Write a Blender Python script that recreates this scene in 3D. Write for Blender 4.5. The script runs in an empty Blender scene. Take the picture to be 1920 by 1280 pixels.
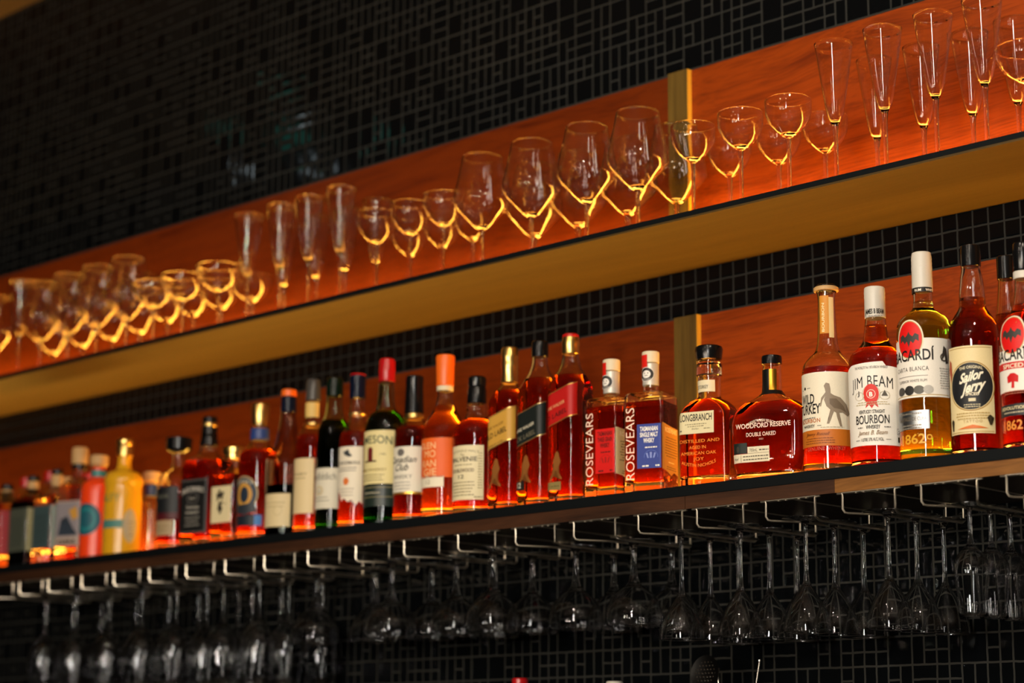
import bpy, bmesh, math, random
from mathutils import Matrix, Vector
random.seed(7)
S = bpy.context.scene
COL = S.collection
PI = math.pi

# ------------------------------------------------------------------ camera
FPX = 3855.3                      # focal length in pixels of a 1920x1280 frame
YAW, PIT, ROL = .784557, .204789, .006421
CAM = Vector((0, -2.6, 1.30))     # world: x along the wall, y into the wall, shelf fronts at y = 0
def cam_axes():
    cy, sy, cp, sp = math.cos(YAW), math.sin(YAW), math.cos(PIT), math.sin(PIT)
    f = Vector((-sy*cp, cy*cp, sp)); r = Vector((cy, sy, 0)); u = r.cross(f)
    cr, sr = math.cos(ROL), math.sin(ROL)
    return cr*r+sr*u, -sr*r+cr*u, f
RX, UX, FX = cam_axes()
cd = bpy.data.cameras.new('camera'); cam = bpy.data.objects.new('camera', cd); COL.objects.link(cam)
cd.sensor_width = 36; cd.lens = FPX/1920*36; cd.clip_start = .05
cam.matrix_world = Matrix(((RX.x, UX.x, -FX.x, CAM.x), (RX.y, UX.y, -FX.y, CAM.y), (RX.z, UX.z, -FX.z, CAM.z), (0, 0, 0, 1)))
cd.dof.use_dof = True; cd.dof.focus_distance = 3.28; cd.dof.aperture_fstop = 2.6
S.camera = cam
def ray(px, py):
    return RX*((px-960)/FPX)+UX*((640-py)/FPX)+FX
def at(px, py, y):                # the world point seen at a pixel, on the plane of depth y
    d = ray(px, py); return CAM+d*((y-CAM.y)/d.y)
def pxm(px, py, y):               # pixels per metre there
    d = ray(px, py); return FPX/((y-CAM.y)/d.y)
def azimuth(px, py):
    d = ray(px, py); return math.atan2(-d.x, d.y)

# ------------------------------------------------------------------ world, lights, exposure
w = bpy.data.worlds.new('world'); S.world = w; w.use_nodes = True
w.node_tree.nodes['Background'].inputs[0].default_value = (.9, .95, 1, 1)
w.node_tree.nodes['Background'].inputs[1].default_value = .012
def area(name, loc, size, power, col, target=None, sy=None):
    l = bpy.data.lights.new(name, 'AREA'); l.energy = power; l.color = col
    if sy: l.shape = 'RECTANGLE'; l.size = size; l.size_y = sy
    else: l.shape = 'DISK'; l.size = size
    o = bpy.data.objects.new(name, l); COL.objects.link(o); o.location = loc
    if target is not None:
        o.rotation_euler = (Vector(target)-Vector(loc)).to_track_quat('-Z', 'Y').to_euler()
    return o
area('window_and_fill_light', (-.15, -3.5, 2.35), .24, 50, (1, .95, .88), (-2.0, 0, 1.9), 1.0)
area('window_and_fill_light', (-1.25, -5.2, 1.9), .13, 13, (1, .90, .76), (-2.4, 0, 1.8), 1.3)  # added narrow tall light for white lines on the stems; no window known

area('window_and_fill_light', (-2.3, -4.6, 1.70), .25, 16, (1, .93, .85), (-3.2, 0, 1.9), .6)  # another added light, for stem highlights and the labels at the left
for (x, y, p) in [(-.45, -1.35, 15), (-1.5, -1.5, 7), (-.5, -2.7, 9), (-1.9, -2.9, 6), (-1.2, -4.2, 6), (-2.6, -4.4, 6), (-3.3, -5.9, 6)]:
    area('ceiling_lamp', (x, y, 3.30), .09, p, (1, .84, .66), (x-.35, y+1.0, 1.6))
area('window_and_fill_light', (-.9, -4.3, 1.45), .32, 24, (1, .97, .93), (-2.2, 0, 1.75), .28)  # low light added to brighten the hanging bowls with white blotches
rl = random.Random(3)
for k in range(24):               # small warm bulbs scattered at random, added for glints on the glasses
    area('glint_bulb', (rl.uniform(-2.7, .3), rl.uniform(-6.5, -3.2), rl.uniform(1.45, 2.25)), .045, 3.2, (1, .80, .55), (-2.4, 0, 1.8))
area('ceiling_lamp', (-4.85, -.80, 3.14), .05, .10, (.8, .95, 1), (-4.9, .0, 2.6))
area('screen_light', (-4.80, -.66, 3.22), .10, .03, (.10, 1, .75), (-4.0, .29, 2.8), .07)
S.view_settings.view_transform = 'Standard'; S.view_settings.look = 'None'
S.view_settings.exposure = 0; S.view_settings.gamma = 1; S.view_settings.use_curve_mapping = False
c = S.cycles
c.max_bounces = 24; c.transmission_bounces = 24; c.glossy_bounces = 8; c.diffuse_bounces = 3; c.transparent_max_bounces = 24
c.caustics_refractive = False; c.caustics_reflective = False; c.sample_clamp_indirect = 12; c.use_denoising = True; c.use_adaptive_sampling = False

# ------------------------------------------------------------------ helpers
def lin(h):
    if not isinstance(h, str): return tuple(h)[:3]
    v = [int(h[i:i+2], 16)/255 for i in (0, 2, 4)]
    return tuple(a/12.92 if a <= .04045 else ((a+.055)/1.055)**2.4 for a in v)
MATS = {}
def pmat(name, col, rough=.5, metal=0, spec=.5, trans=0, ior=1.5, emit=0, bump=0):
    if name in MATS: return MATS[name]
    m = bpy.data.materials.new(name); m.use_nodes = True; nt = m.node_tree; b = nt.nodes['Principled BSDF']
    cc = lin(col)
    b.inputs['Base Color'].default_value = (*cc, 1); b.inputs['Roughness'].default_value = rough
    b.inputs['Metallic'].default_value = metal; b.inputs['Specular IOR Level'].default_value = spec
    b.inputs['IOR'].default_value = ior
    if emit:
        b.inputs['Emission Color'].default_value = (*cc, 1); b.inputs['Emission Strength'].default_value = emit
    elif not trans:
        # faint unevenness of the real surface
        n = nt.nodes.new('ShaderNodeTexNoise'); n.inputs['Scale'].default_value = 60; n.inputs['Detail'].default_value = 3
        mx = nt.nodes.new('ShaderNodeMix'); mx.data_type = 'RGBA'; mx.blend_type = 'MULTIPLY'
        mx.inputs[0].default_value = .18; mx.inputs[6].default_value = (*cc, 1)
        nt.links.new(n.outputs['Fac'], mx.inputs[7]); nt.links.new(mx.outputs[2], b.inputs['Base Color'])
    MATS[name] = m; return m
def glass_mat(name, col=(1, 1, 1), ior=1.5, rough=0, absorb=None, density=0):
    if name in MATS: return MATS[name]
    m = bpy.data.materials.new(name); m.use_nodes = True; nt = m.node_tree; nt.nodes.remove(nt.nodes['Principled BSDF'])
    r = nt.nodes.new('ShaderNodeBsdfRefraction'); r.inputs['Color'].default_value = (*lin(col), 1)
    r.inputs['IOR'].default_value = ior; r.inputs['Roughness'].default_value = rough
    gl = nt.nodes.new('ShaderNodeBsdfGlossy'); gl.inputs['Roughness'].default_value = .02
    fr = nt.nodes.new('ShaderNodeFresnel'); fr.inputs['IOR'].default_value = ior
    g = nt.nodes.new('ShaderNodeMixShader'); nt.links.new(fr.outputs[0], g.inputs[0]); nt.links.new(r.outputs[0], g.inputs[1]); nt.links.new(gl.outputs[0], g.inputs[2])
    out = nt.nodes['Material Output']; nt.links.new(g.outputs[0], out.inputs['Surface'])
    if absorb:
        v = nt.nodes.new('ShaderNodeVolumeAbsorption'); v.inputs['Color'].default_value = (*absorb, 1)
        v.inputs['Density'].default_value = density; nt.links.new(v.outputs[0], out.inputs['Volume'])
    MATS[name] = m; return m
def wood(name, dark, light, rough=.42, grain=1.0, along='X'):
    m = bpy.data.materials.new(name); m.use_nodes = True; nt = m.node_tree; b = nt.nodes['Principled BSDF']; N = nt.nodes.new; Lk = nt.links.new
    tc = N('ShaderNodeTexCoord'); mp = N('ShaderNodeMapping')
    mp.inputs['Scale'].default_value = {'X': (2.2, 40, 40), 'Z': (60, 60, 2.5)}[along]
    wv = N('ShaderNodeTexNoise'); wv.inputs['Scale'].default_value = 1.6; wv.inputs['Detail'].default_value = 2
    av = N('ShaderNodeVectorMath'); av.operation = 'MULTIPLY_ADD'; av.inputs[1].default_value = (.10, .10, .10) if along == 'X' else (.01, .01, .05)
    Lk(tc.outputs['Object'], wv.inputs['Vector']); Lk(wv.outputs['Color'], av.inputs[0]); Lk(tc.outputs['Object'], av.inputs[2]); Lk(av.outputs[0], mp.inputs['Vector'])
    n1 = N('ShaderNodeTexNoise'); n1.inputs['Scale'].default_value = 1; n1.inputs['Detail'].default_value = 4; n1.inputs['Roughness'].default_value = .55
    Lk(mp.outputs[0], n1.inputs['Vector'])
    mp2 = N('ShaderNodeMapping'); mp2.inputs['Scale'].default_value = {'X': (14, 330, 330), 'Z': (330, 330, 14)}[along]
    Lk(av.outputs[0], mp2.inputs['Vector'])
    n2 = N('ShaderNodeTexNoise'); n2.inputs['Scale'].default_value = 1; n2.inputs['Detail'].default_value = 2; Lk(mp2.outputs[0], n2.inputs['Vector'])
    ad = N('ShaderNodeMath'); ad.operation = 'MULTIPLY_ADD'; ad.inputs[1].default_value = .55*grain; Lk(n2.outputs['Fac'], ad.inputs[0]); Lk(n1.outputs['Fac'], ad.inputs[2])
    cr = N('ShaderNodeValToRGB'); cr.color_ramp.elements[0].position = .45; cr.color_ramp.elements[1].position = 1.0
    cr.color_ramp.elements[0].color = (*lin(dark), 1); cr.color_ramp.elements[1].color = (*lin(light), 1)
    Lk(ad.outputs[0], cr.inputs[0]); Lk(cr.outputs[0], b.inputs['Base Color']); b.inputs['Roughness'].default_value = rough
    b.inputs['Specular IOR Level'].default_value = .25
    bp = N('ShaderNodeBump'); bp.inputs['Strength'].default_value = .15; bp.inputs['Distance'].default_value = .001
    Lk(n2.outputs['Fac'], bp.inputs['Height']); Lk(bp.outputs[0], b.inputs['Normal'])
    return m
def tiles(name, uniform=False):
    m = bpy.data.materials.new(name); m.use_nodes = True; nt = m.node_tree; N = nt.nodes.new; Lk = nt.links.new; b = nt.nodes['Principled BSDF']
    def M(op, a, bb=None, cc=None):
        n = N('ShaderNodeMath'); n.operation = op
        for i, v in enumerate((a, bb, cc)):
            if v is None: continue
            if isinstance(v, (int, float)): n.inputs[i].default_value = v
            else: Lk(v, n.inputs[i])
        return n.outputs[0]
    tc = N('ShaderNodeTexCoord'); wob = N('ShaderNodeTexNoise'); wob.inputs['Scale'].default_value = 45
    Lk(tc.outputs['Object'], wob.inputs['Vector'])
    sp = N('ShaderNodeSeparateXYZ'); Lk(tc.outputs['Object'], sp.inputs[0])
    sw = N('ShaderNodeSeparateXYZ'); Lk(wob.outputs['Color'], sw.inputs[0])
    mod = .030 if uniform else .0475; g = (.0030 if uniform else .0032)/mod
    X = M('DIVIDE', M('MULTIPLY_ADD', sw.outputs[0], .0022, sp.outputs[0]), mod); Z = M('DIVIDE', M('MULTIPLY_ADD', sw.outputs[1], .0022, sp.outputs[2]), mod)
    fx = M('FRACT', X); fz = M('FRACT', Z); ix = M('FLOOR', X); iz = M('FLOOR', Z)
    def dist(f):     # distance to the nearest joint of a unit cell
        return M('MINIMUM', f, M('SUBTRACT', 1.0, f))
    d = M('MINIMUM', dist(fx), dist(fz))
    cv = N('ShaderNodeCombineXYZ'); Lk(ix, cv.inputs[0]); Lk(iz, cv.inputs[1])
    if not uniform:
        wn = N('ShaderNodeTexWhiteNoise'); Lk(cv.outputs[0], wn.inputs['Vector']); r = wn.outputs['Value']
        def between(a, bb): return M('MULTIPLY', M('GREATER_THAN', r, a), M('LESS_THAN', r, bb))
        hx = M('ABSOLUTE', M('SUBTRACT', fx, .5)); hz = M('ABSOLUTE', M('SUBTRACT', fz, .5))
        right = M('GREATER_THAN', fx, .5); left = M('LESS_THAN', fx, .5)
        # 0-.26 whole, .26-.44 upright halves, .44-.6 flat halves, .6-.76 quarters, .76-.88 right half cut, .88-1 left half cut
        vs = M('ADD', between(.26, .44), M('GREATER_THAN', r, .6)); 
        hs = M('ADD', between(.44, .76), M('ADD', M('MULTIPLY', between(.76, .88), right), M('MULTIPLY', M('GREATER_THAN', r, .88), left)))
        d = M('MINIMUM', d, M('ADD', hx, M('SUBTRACT', 1.0, M('MINIMUM', vs, 1.0))))
        d = M('MINIMUM', d, M('ADD', hz, M('SUBTRACT', 1.0, M('MINIMUM', hs, 1.0))))
        ix = M('MULTIPLY_ADD', right, .5, ix); cv2 = N('ShaderNodeCombineXYZ'); Lk(ix, cv2.inputs[0]); Lk(M('MULTIPLY_ADD', M('GREATER_THAN', fz, .5), .5, iz), cv2.inputs[1]); cvo = cv2.outputs[0]
    else: cvo = cv.outputs[0]
    mr = N('ShaderNodeMapRange'); mr.interpolation_type = 'SMOOTHSTEP'; mr.inputs['From Min'].default_value = g*.42; mr.inputs['From Max'].default_value = g*.62
    Lk(d, mr.inputs['Value']); T = mr.outputs[0]
    gn = N('ShaderNodeTexNoise'); gn.inputs['Scale'].default_value = 7; Lk(tc.outputs['Object'], gn.inputs['Vector'])
    gcol = N('ShaderNodeMix'); gcol.data_type = 'RGBA'; gcol.inputs[6].default_value = (.013, .013, .0115, 1); gcol.inputs[7].default_value = (.040, .039, .034, 1); Lk(gn.outputs['Fac'], gcol.inputs[0])
    mc = N('ShaderNodeMix'); mc.data_type = 'RGBA'; Lk(T, mc.inputs[0]); Lk(gcol.outputs[2], mc.inputs[6]); mc.inputs[7].default_value = (.0025, .003, .0035, 1)
    Lk(mc.outputs[2], b.inputs['Base Color'])
    Lk(M('MULTIPLY_ADD', T, -.72, .8), b.inputs['Roughness'])
    b.inputs['Specular IOR Level'].default_value = .15
    wn2 = N('ShaderNodeTexWhiteNoise'); Lk(cvo, wn2.inputs['Vector'])
    sb = N('ShaderNodeVectorMath'); sb.operation = 'SUBTRACT'; sb.inputs[1].default_value = (.5, .5, .5); Lk(wn2.outputs['Color'], sb.inputs[0])
    sc = N('ShaderNodeVectorMath'); sc.operation = 'SCALE'; sc.inputs['Scale'].default_value = .022; Lk(sb.outputs[0], sc.inputs[0])
    bp = N('ShaderNodeBump'); bp.inputs['Strength'].default_value = .5; bp.inputs['Distance'].default_value = .0012
    h = M('MINIMUM', M('MULTIPLY', d, 6.0), .9); Lk(h, bp.inputs['Height'])
    an = N('ShaderNodeVectorMath'); an.operation = 'ADD'; Lk(bp.outputs[0], an.inputs[0]); Lk(sc.outputs[0], an.inputs[1])
    nn = N('ShaderNodeVectorMath'); nn.operation = 'NORMALIZE'; Lk(an.outputs[0], nn.inputs[0]); Lk(nn.outputs[0], b.inputs['Normal'])
    return m

class MB:
    def __init__(s): s.v = []; s.f = []; s.m = []; s.mats = []
    def mi(s, mat):
        if mat not in s.mats: s.mats.append(mat)
        return s.mats.index(mat)
    def add(s, vs, fs, mat):
        k = len(s.v); i = s.mi(mat); s.v += [tuple(v) for v in vs]
        for f in fs: s.f.append(tuple(k+j for j in f)); s.m.append(i)
    def box(s, x0, x1, y0, y1, z0, z1, mat, bev=0):
        bm = bmesh.new(); bmesh.ops.create_cube(bm, size=1)
        for v in bm.verts: v.co = ((x0+x1)/2+v.co.x*(x1-x0), (y0+y1)/2+v.co.y*(y1-y0), (z0+z1)/2+v.co.z*(z1-z0))
        if bev: bmesh.ops.bevel(bm, geom=bm.edges[:], offset=bev, segments=2, affect='EDGES', profile=.7)
        bm.verts.index_update(); s.add([v.co for v in bm.verts], [[v.index for v in f.verts] for f in bm.faces], mat); bm.free()
    def lathe(s, prof, mat, n=40, cx=0, cy=0):   # profile (r, z) walked with the outside on its right when going up
        vs = []; rings = []
        for r, z in prof:
            if r < 1e-6: rings.append([len(vs)]); vs.append((cx, cy, z))
            else:
                rings.append(list(range(len(vs), len(vs)+n)))
                vs += [(cx+r*math.cos(2*PI*i/n), cy+r*math.sin(2*PI*i/n), z) for i in range(n)]
        fs = []
        for a, b in zip(rings, rings[1:]):
            for i in range(n):
                j = (i+1) % n
                if len(a) == 1 and len(b) == 1: continue
                if len(a) == 1: fs.append((a[0], b[j], b[i]))
                elif len(b) == 1: fs.append((a[i], a[j], b[0]))
                else: fs.append((a[i], a[j], b[j], b[i]))
        s.add(vs, fs, mat)
    def tube(s, pts, r, mat, n=10):
        pts = [Vector(p) for p in pts]; vs = []; fs = []
        up = Vector((.3, .2, 1)).normalized(); prev = None
        for i, p in enumerate(pts):
            t = (pts[min(i+1, len(pts)-1)]-pts[max(i-1, 0)]).normalized()
            if prev is None: a = t.orthogonal().normalized()
            else: a = (prev-t*prev.dot(t)).normalized()
            prev = a; b = t.cross(a)
            rr = r[i] if isinstance(r, (list, tuple)) else r
            vs += [p+(a*math.cos(2*PI*k/n)+b*math.sin(2*PI*k/n))*rr for k in range(n)]
        for i in range(len(pts)-1):
            for k in range(n):
                q = (k+1) % n; fs.append((i*n+k, i*n+q, (i+1)*n+q, (i+1)*n+k))
        fs.append(tuple(range(n-1, -1, -1))); fs.append(tuple((len(pts)-1)*n+k for k in range(n)))
        s.add(vs, fs, mat)
    def build(s, name, parent=None, smooth=True, ang=35, loc=None):
        me = bpy.data.meshes.new(name); me.from_pydata(s.v, [], s.f)
        for m in s.mats: me.materials.append(m)
        me.polygons.foreach_set('material_index', s.m)
        if smooth:
            me.shade_smooth(); me.set_sharp_from_angle(angle=math.radians(ang))
        me.update(); o = bpy.data.objects.new(name, me); COL.objects.link(o)
        if parent: o.parent = parent
        if loc: o.location = loc
        return o
def empty(name, loc, rz=0):
    o = bpy.data.objects.new(name, None); COL.objects.link(o); o.location = loc; o.rotation_euler = (0, 0, rz); o.empty_display_size = .02; return o
def tag(o, label=None, cat=None, group=None, kind=None):
    for k, v in (('label', label), ('category', cat), ('group', group), ('kind', kind)):
        if v: o[k] = v
    return o
def copy_tree(o, parent=None):
    c = o.copy(); COL.objects.link(c); c.parent = parent
    for ch in list(o.children): copy_tree(ch, c)
    return c

# ------------------------------------------------------------------ the room
ZL, ZU = 1.7618, 2.2298           # tops of the two shelves
YW = .29                          # tiled wall
XA, XB = -5.6, -.7                # extent of the fittings
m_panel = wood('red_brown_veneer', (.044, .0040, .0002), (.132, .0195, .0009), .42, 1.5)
m_panel_lit = wood('red_brown_veneer_lit', (.070, .0066, .0004), (.245, .037, .0016), .42, 1.5)  # same veneer lightened: the brighter light at the right put into its colour
m_oak = wood('pale_oak', (.053, .029, .0055), (.078, .046, .0105), .55, .5)
m_batten = wood('batten_oak', (.065, .036, .006), (.17, .105, .019), .5, .5, 'Z')
m_edge_lit = wood('batten_edge_lit', (.50, .28, .03), (.60, .38, .05), .5, .4, 'Z')  # strip light on the batten's right side put into the wood colour
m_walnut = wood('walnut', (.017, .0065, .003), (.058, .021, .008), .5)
m_under = wood('dark_underside', (.020, .012, .008), (.045, .026, .016), .5)
m_black = pmat('black_edge', (.0025, .0038, .0045), .6, spec=.12)
def setting(mb, name, **k): return tag(mb.build(name, smooth=False, **k), kind='structure')
mb = MB(); t1 = tiles('mosaic_tiles'); t2 = tiles('square_tiles', True)
for z0, z1, mt in ((0, ZL+.20, t1), (ZL+.20, ZU, t2), (ZU, 3.38, t1)):
    mb.add([(-9, YW, z0), (1.5, YW, z0), (1.5, YW, z1), (-9, YW, z1)], [(0, 1, 2, 3)], mt)
setting(mb, 'wall_back')
m_plaster = pmat('dark_plaster', (.02, .018, .016), .8); m_ceil = pmat('ceiling_paint', (.07, .042, .018), .8); m_floor = pmat('floor_boards', (.05, .035, .025), .5)
mb = MB(); mb.box(-9, 1.5, -7, YW, 3.38, 3.44, m_ceil); setting(mb, 'ceiling')
mb = MB(); mb.box(-9, 1.5, -7, YW, -.06, 0, m_floor); setting(mb, 'floor')
mb = MB(); mb.box(-9.06, -9, -7, YW, 0, 3.38, m_plaster); setting(mb, 'wall_left')
mb = MB(); mb.box(1.5, 1.56, -7, YW, 0, 3.38, m_plaster); setting(mb, 'wall_right')
mb = MB(); mb.box(-9, 1.5, -7.06, -7, 0, 3.38, m_plaster); setting(mb, 'wall_front')

# back panels, battens, shelves
XP0 = -2.295; XP1 = -2.225        # joint between the two panel boards
PB = [('upper', ZU, ZU+.374, at(1253, 260, .266).x, at(1290, 260, .266).x), ('lower', ZL, ZL+.362, at(1264, 660, .266).x, at(1307, 660, .266).x)]
for nm, z0, z1, bx0, bx1 in PB:
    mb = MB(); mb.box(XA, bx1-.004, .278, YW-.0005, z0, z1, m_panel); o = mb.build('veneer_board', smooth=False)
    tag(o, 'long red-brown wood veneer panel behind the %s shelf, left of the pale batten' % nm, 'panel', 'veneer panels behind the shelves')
    mb = MB(); mb.box(bx1-.003, XB, .278, YW-.0005, z0, z1, m_panel_lit); o = mb.build('veneer_board', smooth=False)
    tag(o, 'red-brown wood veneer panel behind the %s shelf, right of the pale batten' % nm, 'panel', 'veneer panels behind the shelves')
    mb = MB(); mb.box(bx0, bx1-.0008, .266, .2779, z0, z1+.001, m_batten, .0006); mb.box(bx1-.0008, bx1, .2663, .2779, z0, z1+.0007, m_edge_lit); o = mb.build('wood_batten', smooth=False)
    tag(o, 'pale upright wood batten on the veneer panel behind the %s shelf' % nm, 'batten', 'pale battens covering the panel joints')
sh = empty('wall_shelf', (0, 0, ZU)); tag(sh, 'upper wall shelf with thin black edge and lit oak underside, carrying empty glasses', 'shelf')
mb = MB(); mb.box(XA, XB, 0, YW-.001, -.009, 0, m_black); mb.build('shelf_board', sh, False)
mb = MB(); mb.box(XA, XB, .0006, YW-.001, -.0125, -.009, m_oak); mb.build('underside', sh, False)
sl = empty('wall_shelf', (0, 0, ZL)); tag(sl, 'lower wall shelf with black top and dark walnut edge, carrying the spirit bottles', 'shelf')
mb = MB(); mb.box(XA, XB, 0, YW-.001, -.018, 0, m_black, .002); mb.build('shelf_board', sl, False)
mb = MB(); mb.box(XA, XB, .006, YW-.001, -.039, -.0181, m_under); mb.build('underside', sl, False)
XJ = at(1284, 960, 0).x
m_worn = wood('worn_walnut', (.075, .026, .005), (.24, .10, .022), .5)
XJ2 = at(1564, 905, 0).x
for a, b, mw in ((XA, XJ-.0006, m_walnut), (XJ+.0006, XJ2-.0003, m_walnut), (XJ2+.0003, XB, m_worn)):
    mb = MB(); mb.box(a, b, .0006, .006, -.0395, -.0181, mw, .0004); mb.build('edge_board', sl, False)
# warm LED strips along the back of each shelf
LEDC = (1, .48, .055)
for nm, z, pw in (('upper', ZU, 82), ('lower', ZL, 80)):
    t = empty('led_strip', (0, .250, z)); tag(t, 'warm amber LED strip lying along the back of the %s shelf, behind what stands there' % nm, 'light', 'amber light strips on the shelves')
    mb = MB(); mb.box(XA, XB, -.0155, .0155, 0, .0022, pmat('aluminium', (.5, .5, .5), .4, 1)); mb.build('channel', t, False)
    mb = MB(); mb.box(XA, XB, -.014, .014, .0022, .0065, pmat('led_'+nm, LEDC, .5, emit=pw)); mb.build('diffuser', t, False)
# counter below
mb = MB(); mb.box(XA, XB, -.25, YW-.001, 1.06, 1.10, pmat('counter_stone', (.02, .02, .02), .3), .003); tag(mb.build('back_counter', smooth=False), 'dark back counter under the hanging glasses, below the frame', 'counter')
mb = MB(); mb.box(XA, XB, -.20, YW-.001, 0, 1.06, pmat('cabinet_dark', (.02, .016, .012), .5), .003); tag(mb.build('back_cabinet', smooth=False), 'dark cabinet run standing under the back counter', 'cabinet')

# ------------------------------------------------------------------ glassware
m_glass = glass_mat('clear_glass', (1, 1, 1), 1.47)
GL = {}
def pch(pts, sub=4):              # monotone smooth interpolation of (z, r, ...) rows
    n = len(pts); k = len(pts[0]); out = []
    h = [pts[i+1][0]-pts[i][0] for i in range(n-1)]
    ms = []
    for c in range(1, k):
        d = [(pts[i+1][c]-pts[i][c])/h[i] for i in range(n-1)]
        m = [d[0]]+[0 if d[i-1]*d[i] <= 0 else 2*d[i-1]*d[i]/(d[i-1]+d[i]) for i in range(1, n-1)]+[d[-1]]
        ms.append(m)
    for i in range(n-1):
        for q in range(sub):
            t = q/sub; row = [pts[i][0]+h[i]*t]
            for c in range(1, k):
                a, b = pts[i][c], pts[i+1][c]; m0, m1 = ms[c-1][i]*h[i], ms[c-1][i+1]*h[i]
                row.append((2*t**3-3*t*t+1)*a+(t**3-2*t*t+t)*m0+(-2*t**3+3*t*t)*b+(t**3-t*t)*m1)
            out.append(tuple(row))
    out.append(tuple(pts[-1])); return out
def stemware(kind, name, foot_r, stem, bowl, t=.0013, n=44):
    # stem: [(z, r)...] from above the foot to the bowl; bowl: outer [(z, r)...] from the stem top to the rim
    z0, r0 = stem[0]
    f = MB(); f.lathe([(0, 0), (foot_r-.001, 0), (foot_r, .0006), (foot_r, .0012), (foot_r*.6, .0022), (foot_r*.25, .0045), (r0*1.5, z0-.004), (r0, z0)], m_glass, n)
    s = MB(); s.lathe([(r, z) for z, r in pch(stem, 3)], m_glass, 20 if n < 40 else 28)
    # share the ring density where the pieces meet
    s = MB(); s.lathe([(r, z) for z, r in pch(stem, 3)], m_glass, n)
    b = MB(); out = pch(bowl, 5); zb = bowl[0][0]; floor = zb+.006
    zw = max(out, key=lambda q: q[1])[0]; zw = min(zw, zb+.075)
    def th(z): return t+.0028*max(0, 1-(z-zb)/(zw-zb))**1.3
    inn = [(max(r-th(z), .0005), z) for z, r in out if z > floor+.0015 and r-th(z) > .002]
    b.lathe([(r, z) for z, r in out]+[(out[-1][1]-t*.5, out[-1][0]+.0005)]+inn[::-1]+[(inn[0][0]*.6, inn[0][1]-.0012), (0, floor)], m_glass, n)
    GL[kind] = (name, f, s, b)
stemware('flute', 'champagne_flute', .033, [(.012, .0036), (.03, .0034), (.085, .0036), (.1035, .0052)],
         [(.1035, .0052), (.110, .0085), (.117, .0125), (.128, .0150), (.155, .0190), (.20, .0258), (.243, .0318)], .001)
stemware('nick', 'cocktail_glass', .034, [(.012, .0035), (.03, .0033), (.085, .0035), (.1025, .0046)],
         [(.1025, .0046), (.106, .009), (.112, .0175), (.120, .0260), (.132, .0340), (.146, .0385), (.160, .0393), (.168, .0390)], .001)
stemware('wine', 'wine_glass', .038, [(.012, .0042), (.03, .0038), (.06, .0038), (.0775, .0055)],
         [(.0775, .0055), (.082, .012), (.088, .0200), (.108, .0390), (.122, .0520), (.131, .0558), (.140, .0555), (.165, .0505), (.19, .0448), (.222, .0385)], .001)
stemware('saucer', 'coupe_glass', .037, [(.012, .004), (.03, .0036), (.07, .0036), (.0895, .005)],
         [(.0895, .005), (.093, .012), (.099, .024), (.108, .0355), (.120, .0440), (.133, .0480), (.146, .0490)], .0012)
stemware('tasting', 'cocktail_glass', .0375, [(.010, .0048), (.014, .0036), (.05, .0031), (.08, .0034), (.100, .0050)],
         [(.100, .0050), (.107, .0080), (.116, .0135), (.126, .0198), (.138, .0266), (.150, .0318), (.162, .0354), (.174, .0372), (.181, .0376)], .001)
stemware('goblet', 'coupe_glass', .037, [(.010, .0065), (.016, .0052), (.035, .0046), (.060, .0066), (.072, .0095)],
         [(.072, .0095), (.080, .0160), (.088, .0270), (.098, .0370), (.110, .0445), (.124, .0490), (.138, .0500), (.1485, .0480)], .0013)
stemware('goblet_small', 'coupe_glass', .033, [(.010, .0060), (.016, .0048), (.035, .0042), (.060, .0060), (.072, .0085)],
         [(.072, .0085), (.080, .0140), (.088, .0220), (.098, .0290), (.110, .0335), (.124, .0350), (.138, .0350), (.1485, .0335)], .0013)
stemware('tulip', 'tulip_glass', .0262, [(.008, .0045), (.012, .0032), (.04, .0030), (.052, .0036), (.062, .0062)],
         [(.062, .0062), (.068, .0120), (.076, .0195), (.088, .0248), (.100, .0262), (.115, .0250), (.140, .0225), (.168, .0212)], .001)
stemware('bigwine', 'wine_glass', .037, [(.012, .0048), (.03, .0036), (.07, .0036), (.095, .0060)],
         [(.095, .0060), (.102, .0125), (.112, .0235), (.125, .0320), (.140, .0352), (.155, .0361), (.175, .0354), (.205, .0335), (.228, .0300)], .001)
PROTO = {}
def put_glass(kind, loc, hang=False, tilt=(0, 0)):
    if kind not in PROTO:
        name, f, s, b = GL[kind]; r = empty(name, (0, 0, 0))
        f.build('foot', r, ang=50); s.build('stem', r, ang=60); b.build('bowl', r, ang=60); PROTO[kind] = r
    else: r = copy_tree(PROTO[kind])
    r.location = loc
    r.rotation_euler = ((PI if hang else 0)+tilt[0], tilt[1], random.uniform(0, .1)); return r
ORD = ['first', 'second', 'third', 'fourth', 'fifth', 'sixth', 'seventh', 'eighth', 'ninth', 'tenth', 'eleventh', 'twelfth', 'thirteenth', 'fourteenth', 'fifteenth', 'sixteenth', 'seventeenth', 'eighteenth', 'nineteenth', 'twentieth']
NAMES = {'flute': ('tall slim champagne flute', 'flute', 'champagne flutes on the upper shelf'), 'nick': ('small round-bowled cocktail glass', 'cocktail glass', 'small cocktail glasses on the upper shelf'),
         'wine': ('large angular-bowled wine glass', 'wine glass', 'angular wine glasses on the upper shelf'), 'saucer': ('wide shallow coupe glass', 'coupe glass', 'coupe glasses on the upper shelf')}
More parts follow.
